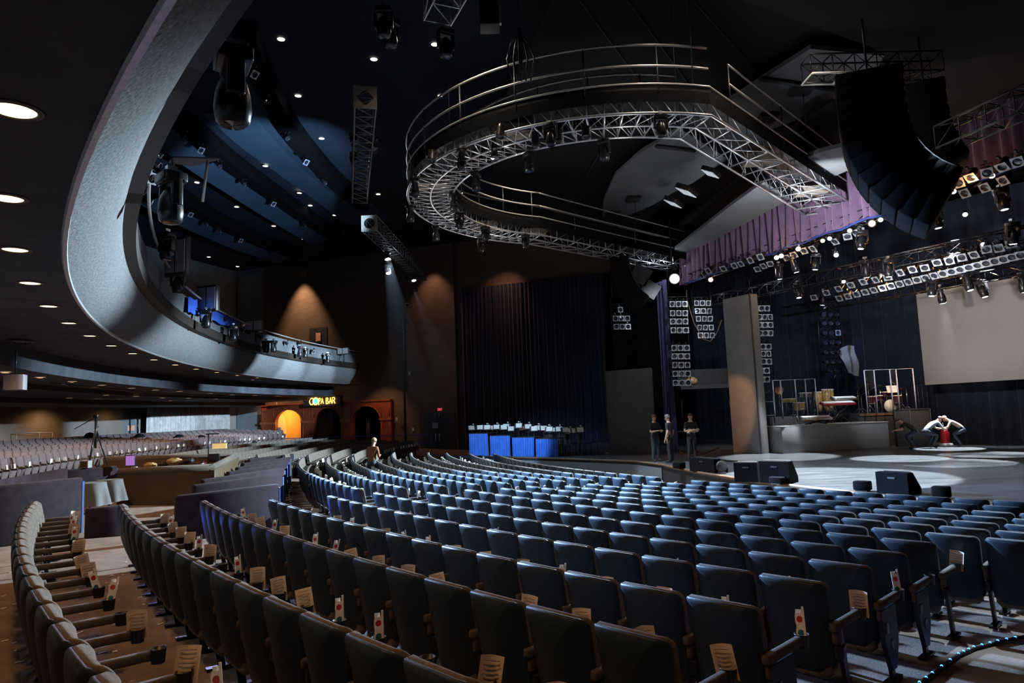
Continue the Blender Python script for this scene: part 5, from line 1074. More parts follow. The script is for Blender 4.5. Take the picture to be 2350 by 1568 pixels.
a, b = onfloor(194, 1236), onfloor(291, 1228); e = divider(a, b, .62, .2, 'low plum velvet bench wall with a blue light at its right end', floor_z(b.x, b.y) - .02)
LEDP = onfloor(292, 1222)
for i, dz in enumerate((.06, .42)):
    o = MB().ball((0, 0, 0), .03, 8).build('step_light', M['blue_led'], None, LEDP + Vector((0, -.05, dz))); tag(o, ('lower', 'upper')[i] + ' blue step light at the end of the low bench wall', 'step light', 'blue step lights')
M['cloth'] = mat('grey_tablecloth', (.085, .085, .085), .85, c2=(.11, .11, .11), scale=4)
for i, (px, py, r) in enumerate(((208, 1108, .34), (252, 1101, .3))):
    P = onfloor(px, py, .75); z0 = floor_z(P.x, P.y); e = empty('cocktail_table', (P.x, P.y, z0)); tag(e, ('small table under a grey cloth, nearer to the booth divider', 'small table under a grey cloth, beside the sound desk')[i], 'table', 'cloth covered tables'); H = .75; mb = MB()
    mb.grid(lambda u, v: (Vector((math.cos(u * 2 * PI), math.sin(u * 2 * PI), 0)) * (r + (.1 + .05 * math.sin(u * 2 * PI * 7)) * v) * (1 if v > 0 else 1) + Vector((0, 0, H - .55 * v))), 56, 4); mb.lathe([(r, H), (.001, H + .003)], 28, caps=False); mb.build('tablecloth', M['cloth'], e); mb = MB(); mb.tube((0, 0, 0), (0, 0, H - .02), .03); mb.lathe([(.22, 0), (.2, .02), (.03, .05)], 16); mb.build('pedestal', M['satin'], e)
# sound desk
M['deskb'] = mat('dark_brown_desk_board', (.07, .042, .02), .7, c2=(.09, .055, .028), scale=2)
a, b = onfloor(270, 1076, .98), onfloor(492, 1076, .98); z0 = (floor_z(a.x, a.y) + floor_z(b.x, b.y)) / 2 - .1
dk = empty('sound_desk', (a.x, a.y, z0)); tag(dk, 'walled sound desk with a dark brown front between the booths', 'sound desk')
A_, B_ = Vector((0, 0, 0)), Vector((b.x - a.x, b.y - a.y, 0)); bk = Vector((-2.2, 7.0, 0)); 
c = onfloor(548, 1046, .98); Cq = Vector((c.x - a.x, c.y - a.y, 0)); Dq = Vector((Cq.x - 5.6, Cq.y + .9, 0)); Hh = 1.05
for nm, p, q in (('front_wall', A_, B_), ('side_wall', B_, Cq), ('back_wall', Cq, Dq)):
    n = Vector((-(q - p).y, (q - p).x, 0)).normalized(); mb = MB(); mb.prism([p, q, q + Vector((0, 0, Hh)), p + Vector((0, 0, Hh))], n * .12); w = mb.build(nm, M['deskb'], dk)
    mb = MB(); mb.path([p + Vector((0, 0, Hh)) + n * .06, q + Vector((0, 0, Hh)) + n * .06], .1, 8); mb.build('padded_top', M['fabric'], w)
mb = MB(); n = Vector((-B_.y, B_.x, 0)).normalized(); mb.prism([A_ + n * 1.0 + Vector((-.6, 0, .72)), B_ + n * 1.0 + Vector((-.3, 0, .72)), B_ + n * 2.2 + Vector((-.6, 0, .72)), A_ + n * 2.2 + Vector((-1, 0, .72))], (0, 0, .06)); mb.build('desk_top', M['wood_lip'], dk)
def deskthing(nm, px, py, y, lab, cat, fn):
    P = atY(px, py, y); e = empty(nm, P); tag(e, lab, cat); fn(e); return e
yb = a.y + 1.6
def mon(col, w, h):
    def f(e):
        MB().box((0, 0, h / 2), (w / 2, .03, h / 2), 0, None, .01).build('case', M['satin'], e); MB().box((0, -.033, h / 2), (w / 2 - .02, .004, h / 2 - .02)).build('display', col, e); MB().tube((0, .02, -.12), (0, .02, .02), .02).build('stand', M['satin'], e)
    return f
deskthing('desk_monitor', 300, 1070, yb, 'lilac glowing monitor on the sound desk', 'monitor', mon(mat('lilac_display', (.5, .3, .8), .4, emit=(.4, .2, .75), estr=.6, c2=(.55, .35, .85), scale=4), .3, .32))
deskthing('desk_monitor', 492, 1060, yb + .6, 'black monitor at the right of the sound desk', 'monitor', mon(M['lens'], .32, .24))
deskthing('desk_box', 197, 1074, yb - .6, 'small gridded wooden box at the left of the sound desk', 'box', lambda e: (MB().box((0, 0, .1), (.12, .1, .1)).build('case', M['settan'], e), MB().box((0, -.103, .1), (.09, .004, .075)).build('grid', M['deskb'], e)))
for i, (px, py, m_, s_) in enumerate(((345, 1072, 'conga', .16), (375, 1070, 'black', .14), (400, 1064, 'conga', .2), (418, 1066, 'wood_lip', .16), (460, 1070, 'redshell', .17), (310, 1078, 'white', .1), (435, 1062, 'black', .16))):
    deskthing('desk_item', px, py, yb + .2, ('tan case open on the sound desk', 'small black headset on the sound desk', 'curved tan lamp hood on the sound desk', 'orange case on the sound desk', 'red bag on the sound desk', 'crumpled white paper on the sound desk front', 'black control box on the sound desk')[i], 'desk item', lambda e: (MB().box((0, 0, s_ * .3), (s_, s_ * .7, s_ * .35), 0, Matrix.Rotation(.3 * i, 3, 'Z'), .04).build('body', M[m_], e), MB().box((0, 0, s_ * .7), (s_ * .6, s_ * .4, s_ * .1), 0, None, .02).build('lid', M[m_], e)))
def tripod(e):
    for k in range(3):
        a_ = 2.1 * k + .5; MB().tube((0, 0, 1.35), (.42 * math.cos(a_), .42 * math.sin(a_), -.1), .035, 6, 0, .02).build('leg', M['satin'], e)
    MB().tube((0, 0, .6), (0, 0, 1.75), .045).build('column', M['satin'], e); mb = MB(); mb.box((0, 0, 1.8), (.09, .08, .06), 0, None, .02); mb.build('head', M['satin'], e); MB().tube((0, 0, 1.78), (-.75, -.1, 1.35), .016).build('pan_handle', M['satin'], e)
P = atY(218, 1062, yb + 1.0); e = empty('camera_tripod', (P.x, P.y, P.z - .05)); tag(e, 'tall black camera tripod behind the sound desk', 'tripod'); tripod(e); e.scale = (.82,) * 3
e = empty('pole_stand', atY(478, 1066, yb + 1)); tag(e, 'thin black pole with a short arm rising from the sound desk', 'stand'); MB().tube((0, 0, 0), (0, 0, .95), .018).build('pole', M['satin'], e); MB().box((.12, 0, .93), (.2, .03, .015)).build('arm', M['satin'], e)
e = empty('yellow_sign', atY(504, 1024, 30)); tag(e, 'glowing yellow box on the rear tier beyond the sound desk', 'box'); MB().box((0, 0, 0), (.3, .05, .11)).build('body', mat('yellow_box', (.7, .5, .2), .5, emit=(.8, .5, .15), estr=.4, c2=(.75, .55, .25), scale=5), e)
e = empty('wheelchair_bag', onfloor(430, 1100, .6)); tag(e, 'dark rounded chair back in front of the sound desk', 'chair'); mb = MB(); mb.ball((0, 0, 0), .3, 12, 0, (.8, .5, 1.1)); mb.build('backrest', M['deskb'], e); mb = MB(); mb.tube((0, 0, -.3), (0, 0, -.65), .03); mb.build('pedestal', M['satin'], e)
for i, (px, py) in enumerate(((206, 1004), (320, 1006), (411, 1008), (462, 1009), (508, 1011), (565, 1013))):
    e = empty('swivel_chair', atY(px, py, 38 + i)); tag(e, f'dark rounded chair on the rear tier under the balcony, {ORD[i]} from the left', 'chair', 'dark chairs on the rear tier'); mb = MB(); mb.ball((0, 0, 0), .35, 10, 0, (1, .5, .8)); mb.ball((.45, 0, -.12), .25, 10, 0, (1, .5, .6)); mb.build('backrest', M['drape_black'], e); mb = MB(); mb.tube((0, 0, -.2), (0, 0, -.9), .04); mb.build('pedestal', M['satin'], e)
P = [Vector((p.x, p.y, p.z - .4)) for p in (atY(38, 1000, 36), atY(90, 1000, 37), atY(120, 1000, 38))]
e = empty('small_railing', P[0]); tag(e, 'short pale railing on the rear tier at far left', 'railing')
mb = MB(); mb.path([p - P[0] + Vector((0, 0, .55)) for p in P], .025, 5); mb.build('rail', M['steel'], e)
for p in P: MB().tube(p - P[0], p - P[0] + Vector((0, 0, .55)), .02, 5).build('rail_post', M['steel'], e)
# blue LED strip on the carpet edge
L_ = [onfloor(x, y, .02) for x, y in ((2095, 1582), (2140, 1548), (2200, 1504), (2235, 1488), (2290, 1474), (2350, 1462), (2420, 1448))]
e = empty('aisle_strip', L_[0]); tag(e, 'black aisle edging with small blue lights on the carpet at lower right', 'aisle strip'); MB().path([p - L_[0] for p in L_], .02, 5).build('edging', M['black'], e)
Ls = []
for i in range(len(L_) - 1):
    n = 3
    for k in range(n): Ls.append(L_[i].lerp(L_[i + 1], k / n))
for p in Ls[:15]: MB().ball(p - L_[0] + Vector((0, 0, .012)), .013, 6).build('blue_light', M['blue_led'], e)
# ------------------------------------------------------------------ programs and paper glasses in the cup holders
M['program'] = mat('cream_program_paper', (.72, .6, .46), .75, c2=(.6, .48, .36), scale=30, stretch=(1, 1, 6))
M['ink'] = mat('grey_print', (.2, .15, .12), .8, c2=(.26, .2, .16), scale=20)
M['redcel'] = mat('red_lens_film', (.5, .02, .03), .3, c2=(.4, .015, .02), scale=5); M['greencel'] = mat('dark_cyan_lens_film', (.02, .16, .18), .3, c2=(.015, .12, .14), scale=5)
M['clearcup'] = M['plexi']
PM = {}
mb = MB(); mb.grid(lambda u, v: Vector((-.055 + .11 * u, .02 * math.sin(u * PI), .17 * v)), 6, 3); PM['cover'] = mb.mesh('cover', M['program'])
mb = MB(); mb.grid(lambda u, v: Vector((-.05 + .1 * u, .012 + .02 * math.sin(u * PI), .165 * v)), 6, 3); PM['back_page'] = mb.mesh('back_page', M['white'])
mb = MB()
for k, w in enumerate((.07, .08, .06, .075, .05)): mb.box((0, -.004 + .0, .15 - .02 * k), (w / 2, .0015, .002))
PM['print'] = mb.mesh('print', M['ink'])
def ringsq(w, h, r, cx, cz):             # rectangle with a round hole
    n = 12; vs = []; fs = []
    for i in range(n):
        a = 2 * PI * i / n; c, s_ = math.cos(a), math.sin(a); k = 1 / max(abs(c) / w, abs(s_) / h)
        vs += [(cx + c * r, 0, cz + s_ * r), (cx + c * k, 0, cz + s_ * k)]
    for i in range(n): j = (i + 1) % n; fs.append((2 * i, 2 * i + 1, 2 * j + 1, 2 * j))
    return vs, fs
mb = MB(); mb.add(*ringsq(.024, .034, .017, 0, .13)); mb.add(*ringsq(.024, .034, .017, 0, .062)); mb.box((.02, 0, .096), (.006, .001, .1)); mb.box((-.005, .012, .09), (.015, .001, .09)); PM['frame'] = mb.mesh('frame', M['white'])
PM['red_lens'] = MB().lathe([(.001, 0), (.0175, 0)], 12, 0, (0, .002, .13), (0, 1, 0), caps=False).mesh('red_lens', M['redcel']); PM['cyan_lens'] = MB().lathe([(.001, 0), (.0175, 0)], 12, 0, (0, .002, .062), (0, 1, 0), caps=False).mesh('cyan_lens', M['greencel'])
mb = MB(); mb.lathe([(.034, 0), (.043, .11)], 14, caps=False); PM['cup'] = mb.mesh('clear_cup', M['clearcup'])
paper_n = 0
def short_phrase(s):
    w = ROWW[s['k']].replace(' curved', '').replace('row at far left', 'far left row')
    side = 'past the cross aisle,' if s['sec'] == 'B' else ('from the near end,' if s['k'] == 0 else 'from the right end,')
    return f"{ORD[s['i']]} seat {side} {w}"
for s in near:
    s['paper'] = True
    r = random.Random(int(s['k'] * 100 + s['i'] * 7 + (5000 if s['sec'] == 'B' else 0)))
    roll = r.random()
    if roll > .86 or s['d'] > 15: continue
    rot = Matrix.Rotation(s['rz'], 3, 'Z'); P = s['p'] + rot @ Vector((PITCH / 2 + .0, .48, .6))
    face = math.atan2(-P.y, -P.x) + PI / 2 + r.uniform(-.5, .5)
    e = empty('folded_program' if roll < .56 else 'paper_glasses', P, face)
    e.rotation_euler = (r.uniform(-.2, .2), r.uniform(-.22, .22), face)
    if roll < .56:
        tag(e, f"cream program in the holder of the {short_phrase(s)}", 'program', 'programs in the cup holders'); mk('cover', PM['cover'], e); mk('back_page', PM['back_page'], e); mk('print', PM['print'], e); e.scale = (1.2,) * 3
    else:
        tag(e, f"paper glasses in the holder of the {short_phrase(s)}", 'paper glasses', 'paper glasses in the cup holders'); e.scale = (1.25,) * 3; mk('frame', PM['frame'], e); mk('red_lens', PM['red_lens'], e); mk('cyan_lens', PM['cyan_lens'], e)
    if s['k'] < 3: c = mk('clear_cup', PM['cup'], e)
mb = MB()
for s in near + far:
    if s.get('paper') and s['d'] <= 15: continue
    r = random.Random(s['k'] * 131 + s['i'] * 17 + ord(s['sec']))
    if r.random() > .72: continue
    rot = Matrix.Rotation(s['rz'], 3, 'Z'); P = s['p'] + rot @ Vector((PITCH / 2, .48 if s['sec'] != 'D' else .3, .66)); mb.box(P + Vector((0, 0, .06)), (.045, .012, .08), 0, rotz(r.random() * 3) @ Matrix.Rotation(r.uniform(-.4, .4), 3, 'Y'))
o = mb.build('distant_papers', M['white']); tag(o, 'white papers sticking up from the cup holders of the far rows', 'papers', None, 'stuff')
# confetti on the carpet between the near rows
mb = MB(); r = random.Random(3)
for _ in range(260):
    R = r.uniform(45.0, 48.2); a = r.uniform(211, 226); p = pol(R, a); mb.box(p + Vector((0, 0, .006)), (r.uniform(.01, .05), r.uniform(.006, .02), .002), 0, rotz(r.random() * 3))
o = mb.build('paper_scraps', M['white']); tag(o, 'white paper scraps strewn over the brown carpet at lower left', 'paper scraps', None, 'stuff')
# ------------------------------------------------------------------ people
M['skin'] = mat('skin', (.55, .33, .24), .55, c2=(.48, .28, .2), scale=9)
M['cloth_black'] = mat('black_cotton', (.014, .014, .016), .9, c2=(.02, .02, .023), scale=12)
M['cloth_navy'] = mat('dark_denim', (.03, .038, .06), .9, c2=(.042, .052, .08), scale=12)
M['cloth_grey'] = mat('grey_cotton', (.2, .22, .26), .9, c2=(.25, .27, .31), scale=12)
M['cloth_rust'] = mat('rust_brown_shirt', (.26, .1, .05), .9, c2=(.2, .075, .035), scale=12)
M['cloth_tan'] = mat('tan_cotton', (.36, .28, .22), .9, c2=(.3, .23, .18), scale=12)
M['hair_dark'] = mat('dark_brown_hair', (.03, .02, .014), .6, c2=(.05, .033, .022), scale=30)
M['hair_grey'] = mat('grey_hair', (.3, .28, .26), .6, c2=(.2, .19, .18), scale=30)
M['hair_blond'] = mat('sandy_hair', (.34, .2, .1), .6, c2=(.24, .14, .07), scale=30)
M['shoe'] = mat('black_shoe', (.01, .01, .01), .4, c2=(.015, .015, .015), scale=10)
def person(loc, rz, J, label, top, leg, hair, sleeve=.55, name='person'):
    """J: joint name -> (x, y, z); faces +Y; the body is one skinned surface"""
    V = []; E = []; Rr = []; idx = {}
    def v(nm, p, r):
        idx[nm] = len(V); V.append(Vector(p)); Rr.append(r); return idx[nm]
    def e(a, b): E.append((idx[a], idx[b]))
    J = {k: Vector(q) for k, q in J.items()}
    pel, ch, nk, hd = J['pelvis'], J['chest'], J['neck'], J['head']
    v('pelvis', pel, (.155, .115)); v('waist', pel.lerp(ch, .45), (.14, .1)); v('chest', ch, (.17, .12)); v('neckbase', ch.lerp(nk, .7), (.09, .08)); v('neck', nk, (.055, .055)); v('jaw', nk.lerp(hd, .55), (.066, .075)); v('head', hd, (.078, .094)); v('crown', hd + (hd - nk).normalized() * .085, (.06, .07))
    for a, b in (('pelvis', 'waist'), ('waist', 'chest'), ('chest', 'neckbase'), ('neckbase', 'neck'), ('neck', 'jaw'), ('jaw', 'head'), ('head', 'crown')): e(a, b)
    for s in 'lr':
        sh, el, wr = J['shoulder' + s], J['elbow' + s], J['wrist' + s]; hp, kn, an, toe = J['hip' + s], J['knee' + s], J['ankle' + s], J['toe' + s]
        v('sh' + s, sh, (.062, .062)); v('ua' + s, sh.lerp(el, .5), (.052, .052)); v('el' + s, el, (.043, .043)); v('fa' + s, el.lerp(wr, .4), (.041, .041)); v('wr' + s, wr, (.028, .026))
        d = (wr - el).normalized(); hand = wr + d * .07; v('palm' + s, hand, (.038, .02))
        for a, b in (('chest', 'sh'), ('sh', 'ua'), ('ua', 'el'), ('el', 'fa'), ('fa', 'wr'), ('wr', 'palm')): e(a if a == 'chest' else a + s, b + s)
        up = Vector((0, 0, 1)) if abs(d.z) < .8 else Vector((0, 1, 0)); side = d.cross(up).normalized(); nrm = side.cross(d)
        for k in range(4):
            ln = (.07, .08, .076, .06)[k]; b0 = hand + side * (.026 - .0175 * k); v(f'f{k}a{s}', b0 + d * .03, (.011, .011)); v(f'f{k}b{s}', b0 + d * (.03 + ln * .5) - nrm * .012, (.009, .009)); v(f'f{k}c{s}', b0 + d * (.03 + ln * .8) - nrm * .035, (.008, .008)); e('palm' + s, f'f{k}a{s}'); e(f'f{k}a{s}', f'f{k}b{s}'); e(f'f{k}b{s}', f'f{k}c{s}')
        t0 = wr + d * .03 + side * .03; v('t0' + s, t0, (.013, .013)); v('t1' + s, t0 + d * .035 + side * .022 - nrm * .01, (.01, .01)); e('wr' + s, 't0' + s); e('t0' + s, 't1' + s)
        v('hp' + s, hp, (.098, .1)); v('th' + s, hp.lerp(kn, .5), (.083, .085)); v('kn' + s, kn, (.062, .064)); v('ca' + s, kn.lerp(an, .35), (.058, .062)); v('an' + s, an, (.042, .045)); v('to' + s, toe, (.042, .03))
        for a, b in (('pelvis', 'hp'), ('hp', 'th'), ('th', 'kn'), ('kn', 'ca'), ('ca', 'an'), ('an', 'to')): e(a if a == 'pelvis' else a + s, b + s)
    me = bpy.data.meshes.new('body_cage'); me.from_pydata([tuple(p) for p in V], E, []); o = bpy.data.objects.new('tmp', me); COL.objects.link(o)
    sk = o.modifiers.new('s', 'SKIN'); sk.use_smooth_shade = True; sub = o.modifiers.new('u', 'SUBSURF'); sub.levels = 2
    for i, sv in enumerate(me.skin_vertices[0].data): sv.radius = Rr[i]; sv.use_root = (i == 0)
    dg = bpy.context.evaluated_depsgraph_get(); bm = bpy.data.meshes.new_from_object(o.evaluated_get(dg)); bpy.data.objects.remove(o)
    bm.materials.clear()
    for m in (M['skin'], top, leg, M['shoe']): bm.materials.append(m)
    segs = []
    for a, b in E: segs.append((V[a], V[b], a, b))
    names = {i: n for n, i in idx.items()}
    for p in bm.polygons:
        c = p.center; best = None; bd = 9
        for a, b, i, j in segs:
            ab = b - a; t = max(0, min(1, (c - a).dot(ab) / ab.length_squared)); q = (c - a - ab * t).length
            if q < bd: bd = q; best = (names[i], names[j], t)
        n0, n1, t = best; k = 0
        if n1 in ('waist', 'chest') : k = 1
        elif n1 == 'neckbase': k = 1
        elif n1[:2] == 'sh' or n1[:2] == 'ua': k = 1
        elif n1[:2] == 'el': k = 1 if t < sleeve else 0
        elif n1[:2] == 'fa': k = 1 if sleeve > 1 else 0
        elif n1[:2] in ('hp', 'th', 'kn', 'ca') : k = 2
        elif n1[:2] == 'an': k = 2 if t < .9 else 3
        elif n1[:2] == 'to': k = 3
        p.material_index = k; p.use_smooth = True
    b = bpy.data.objects.new(name, bm); COL.objects.link(b); b.location = loc; b.rotation_euler = (0, 0, rz); tag(b, label, 'person')
    ax = (hd - nk).normalized(); fw = Vector(J.get('look', (0, 1, 0))).normalized(); fw = (fw - ax * fw.dot(ax)).normalized(); sx = fw.cross(ax)
    rot = Matrix((sx, fw, ax)).transposed()
    mb = MB(); n = 14; c = hd + ax * .03
    def hr(u, w):
        a = 2 * PI * u; t = PI * .62 * w; f = math.cos(a - PI / 2)
        r = .1; q = Vector((math.sin(t) * math.cos(a) * r * .92, math.sin(t) * math.sin(a) * r * 1.08 - .012, math.cos(t) * r * 1.05))
        if w > .62 and f > .35: q.z = max(q.z, .03)
        return c + rot @ q
    mb.grid(hr, n, 8); mb.build('hair', hair, b)
    mb = MB(); mb.prism([hd + rot @ Vector(q) for q in ((-.014, .088, -.035), (.014, .088, -.035), (.006, .085, .015), (-.006, .085, .015))], rot @ Vector((0, .022, -.006))); mb.build('nose', M['skin'], b)
    mb = MB()
    for x in (-.032, .032): mb.ball(hd + rot @ Vector((x, .085, .008)), .011, 6)
    mb.build('eyes', M['hair_dark'], b)
    mb = MB(); mb.box(hd + rot @ Vector((0, .083, -.062)), (.024, .008, .005), 0, rot); mb.build('mouth', mat('lips', (.4, .16, .13), .5, c2=(.34, .13, .1), scale=10), b)
    mb = MB()
    for x in (-.082, .082): mb.ball(hd + rot @ Vector((x, -.005, -.01)), .03, 8, 0, (.35, .7, 1), rot)
    mb.build('ears', M['skin'], b)
    return b
def standing(arms='down', lean=0.0, look=(0, 1, 0)):
    J = dict(pelvis=(0, 0, .95), chest=(0, .0 + lean * .3, 1.32), neck=(0, .01 + lean * .5, 1.52), head=(0, .035 + lean * .62, 1.645), look=look)
    for s, x in (('l', -1), ('r', 1)):
        J['shoulder' + s] = (x * .18, lean * .38, 1.42); J['hip' + s] = (x * .09, 0, .9); J['knee' + s] = (x * .11, .03, .5); J['ankle' + s] = (x * .12, -.01, .09); J['toe' + s] = (x * .14, .15, .035)
        if arms == 'down': J['elbow' + s] = (x * .24, -.03, 1.13); J['wrist' + s] = (x * .25, .06, .88)
        elif arms == 'crossed': J['elbow' + s] = (x * .25, .08, 1.12); J['wrist' + s] = (-x * .08, .24, 1.15 + .03 * x)
        else: J['elbow' + s] = (x * .24, .1, 1.12); J['wrist' + s] = (x * .12, .32, 1.16)
    return J
def crouching(x0=.0):
    J = dict(pelvis=(0, -.28, .72), chest=(0, .1, .98), neck=(0, .26, 1.07), head=(0, .36, 1.13), look=(0, .7, -.7))
    for s, x in (('l', -1), ('r', 1)):
        J['shoulder' + s] = (x * .18, .17, 1.03); J['elbow' + s] = (x * .25, .3, .78); J['wrist' + s] = (x * .08, .5, .74); J['hip' + s] = (x * .1, -.25, .68); J['knee' + s] = (x * .16, .12, .5); J['ankle' + s] = (x * .15, -.12, .09); J['toe' + s] = (x * .17, .05, .035)
    return J
def face_to(p, q): return math.atan2(q.y - p.y, q.x - p.x) - PI / 2
p1, p2, p3_ = onstage(1506, 1060), onstage(1541, 1063), onstage(1590, 1061)
person(p1, face_to(p1, p2), standing('front'), 'person in dark clothes at the left of the three standing on the dim stage side', M['cloth_black'], M['cloth_navy'], M['hair_dark'])
person(p2, face_to(p2, p1) + .5, standing('down', .05), 'person in black with a broad back, middle of the three on the stage side', M['cloth_black'], M['cloth_black'], M['hair_grey'])
person(p3_, face_to(p3_, Vector((0, 0, 0))) + .3, standing('crossed'), 'person in a black T-shirt with crossed arms, right of the three on the stage side', M['cloth_black'], M['cloth_black'], M['hair_dark'], .4)
q1, q2 = onstage(2166, 1030), onstage(2218, 1027)
q1 = q1 + Vector((-.1, .5, 0)); q2 = q2 + Vector((.0, .5, 0)); can_ = onstage(2171, 1024)
person(q1, face_to(q1, can_) - .7, crouching(), 'crouching person in grey leaning over the red canister on stage', M['cloth_grey'], M['cloth_navy'], M['hair_dark'])
person(q2, face_to(q2, can_) + .9, crouching(), 'crouching person in tan and grey right of the red canister', M['cloth_tan'], M['cloth_navy'], M['hair_blond'])
q3 = onstage(2062, 1028) + Vector((0, -.9, 0)); q3.z = SZ
person(q3, 1.2, crouching(), 'dim person crouching before the dark framed cabinet', M['cloth_black'], M['cloth_navy'], M['hair_dark'])
h = onfloor(853, 1102, .35); h.z = floor_z(h.x, h.y)
person(h, face_to(h, Vector((33, 35, 0))) + .9, standing('front', .25), 'person in a rust brown shirt walking between the far curved rows', M['cloth_rust'], M['cloth_navy'], M['hair_blond'], 1.2)
WARM = (1, .52, .22)
BLUE = (.33, .58, 1)
for a, w in ((191, 52), (211, 54)): spot('house_key_spot', K + Vector((-.25, -.3, -.1)), pol(46.5, a, -1.6), 44000 if a < 200 else 60000, (.66, .87, 1), w, .5, .12)
spot('catwalk_spot', onZ(890, 600, CZ + 7.1), onfloor(1150, 1120), 2600, COOL, 70, .3, .1)
spot('ring_spot', (3.0, 22.5, CZ + 6.2), (2.6, 20.2, -.6), 7000, (.75, .88, 1), 88, .15, .12)
spot('balcony_wash_spot', pol(45.2, 195, CZ + 5.4), (3.2, 12.2, 0), 95000, BLUE, 44, .35, .25)
spot('balcony_wash_spot', pol(45.2, 199, CZ + 5.4), (-.5, 8.5, 0), 5000, (.5, .5, 1), 40, .6, .25)
for a in (225, 221.5, 217, 212): spot('soffit_downlight', pol(47.5, a, CZ + 2.4), pol(47.3, a, 0), 130, WARM, 150, .6, .12)
for a in (208.5, 205, 200, 194, 188, 182): spot('soffit_downlight', pol(47.5, a, CZ + 2.4), pol(47.5, a, 0), 240, WARM, 130, .6, .12)
for a in (193, 186, 179, 172): spot('soffit_downlight', pol(51.0, a, CZ + 1.6), pol(51, a, 0), 300, WARM, 150, .6, .12)
for a in (187, 182, 177, 172): spot('rear_downlight', pol(58.2, a, CZ + 1.2), pol(59.2, a, 0), 120 if a > 175 else 40, WARM, 150, .7, .1)
# warm cones on the side wall
spot('wall_washer', barpt(bar_s(700), CZ + 12.4, 1.2), barpt(bar_s(700), 5, .1), 3600, (1, .6, .32), 62, .8, .1)
spot('wall_washer', barpt(bar_s(570), CZ + 9.6, 1.2), barpt(bar_s(572), 4, .1), 900, (1, .5, .3), 70, .8, .1)
spot('wall_washer', barpt(bar_s(1010), 13.4, 1.6), barpt(bar_s(1010), 6, .3), 420, (1, .5, .3), 80, .8, .1)
spot('wall_washer', barpt(bar_s(1190), 13.0, 2.0), barpt(bar_s(1160), 8, .1), 300, (1, .5, .3), 90, .8, .1)
for t, e_, w in (((-25.2, 45.5, 2.0), 60000, 18), ((-23.5, 51, 2.3), 60000, 17), ((-22.0, 55.6, 3.0), 30000, 13)): spot('rear_wall_key_spot', K + Vector((-.3, .1, -.1)), t, e_, (.6, .82, 1), w, .4, .12)
# bar
point('bar_passage_lamp', barpt(bar_s(672), 2.6, -1.5), 190, (1, .6, .22), .2)
for px in (640, 715, 800, 890): spot('bar_front_lamp', barpt(bar_s(px), 4.9, 2.6), barpt(bar_s(px), 1.6, .3), 420 if px < 850 else 200, (1, .55, .28), 90, .7, .1)
# stage pools
def pool(px, py, e, ang, col=WHITE, z=5.6, dx=1.5, dy=1.0, blend=.12):
    t = onstage(px, py); spot('stage_spot', (t.x + dx, t.y + dy, CZ + z), t, e, col, ang, blend, .06)
pool(1890, 1096, 26000, 44, z=5.6, dx=-.5, dy=.5); pool(1790, 1048, 16000, 32, blend=.3); pool(2065, 1052, 24000, 22); pool(2178, 1030, 26000, 19, z=5); pool(2190, 1062, 22000, 24); pool(2270, 1043, 20000, 22); pool(2010, 1070, 3500, 62, COOL, blend=.9); pool(2280, 1090, 2800, 66, COOL, blend=.9)
spot('riser_spot', (11.2, 25.6, CZ + 5), onstage(1812, 1030) + Vector((0, 0, .4)), 2600, WHITE, 20, .4, .06)
spot('band_spot', (14, 25, CZ + 4.8), (15.5, 30.2, CZ - .3), 2200, WHITE, 46, .6, .1)
spot('band_amber_spot', (18.2, 26, CZ + 4.6), (17.2, 29.8, CZ - .5), 1600, (1, .65, .35), 32, .6, .1)
spot('column_amber_spot', (6.0, 22.5, CZ + 5.2), (9.2, 29.7, CZ - .6), 2200, (1, .48, .22), 19, .4, .08)
spot('screen_spot', (9, 19, CZ + 3.2), (21, 28.0, CZ + 3.4), 2400, (1, .88, .8), 58, 1, .2)
for px, y in ((1557, 31.5), (1612, 33.5), (1748, 31)):
    q = atY(px, 760, y); spot('ladder_spot', q + Vector((-.5, -3.2, 2.2)), q, 420, WHITE, 85, .7, .1)
spot('skirt_spot', (-1.5, 26.0, CZ + 1.6), (-.2, 33.2, CZ - 1.5), 2600, (.5, .76, 1), 40, .5, .1)
spot('backdrop_spot', (14.5, 31, CZ + 4.2), (16.5, 37.5, CZ + 1), 260, (.3, .55, 1), 80, .8, .1)
spot('valance_spot', (6, 18, CZ + 4), (11.8, 24.5, CZ + 7), 380, (1, .75, .95), 60, .8, .1)
spot('truss_amber_spot', (18.3, 27.5, CZ + 3.2), (16.0, 26.0, CZ + 5.2), 400, (1, .55, .2), 120, .6, .1)
spot('truss_spot', (12, 21, CZ + 2.6), (17.5, 26.5, CZ + 4.8), 900, WHITE, 70, .7, .1)
spot('canopy_spot', (9.5, 20.5, CZ + 5.2), (12.0, 25.5, CZ + 9), 1500, WHITE, 100, .7, .1)
point('catwalk_end_lamp', (12.3, 22.7, CZ + 6.7), 130, WHITE, .1); point('catwalk_end_lamp', (7.4, 32.0, CZ + 6.7), 60, WHITE, .1)
for a in (-60, -90, -130, -165, -200, -235): q = rpt(5.5, a); point('catwalk_fill', (q.x, q.y, BZ - .9), 26, (1, .92, .85), .08)  # added points without fixtures, brighten the catwalk metal
for t in (.3, .65): q = rpt(5.5, -72.7) + nv * t; point('catwalk_fill', (q.x, q.y, BZ - .9), 26, WHITE, .08)
for p in (pol(45.6, 210.9, .25), pol(43.2, 210.0, .25), pol(42.9, 209.6, .2)): point('blue_step_light', p, 9, (.03, .12, 1), .04)
point('step_lamp', LEDP + Vector((.15, -.25, .2)), 6, (.05, .2, 1), .03)
spot('aisle_cool_spot', (8, 12, CZ + 6), onfloor(2240, 1390), 7000, COOL, 26, .3, .08)
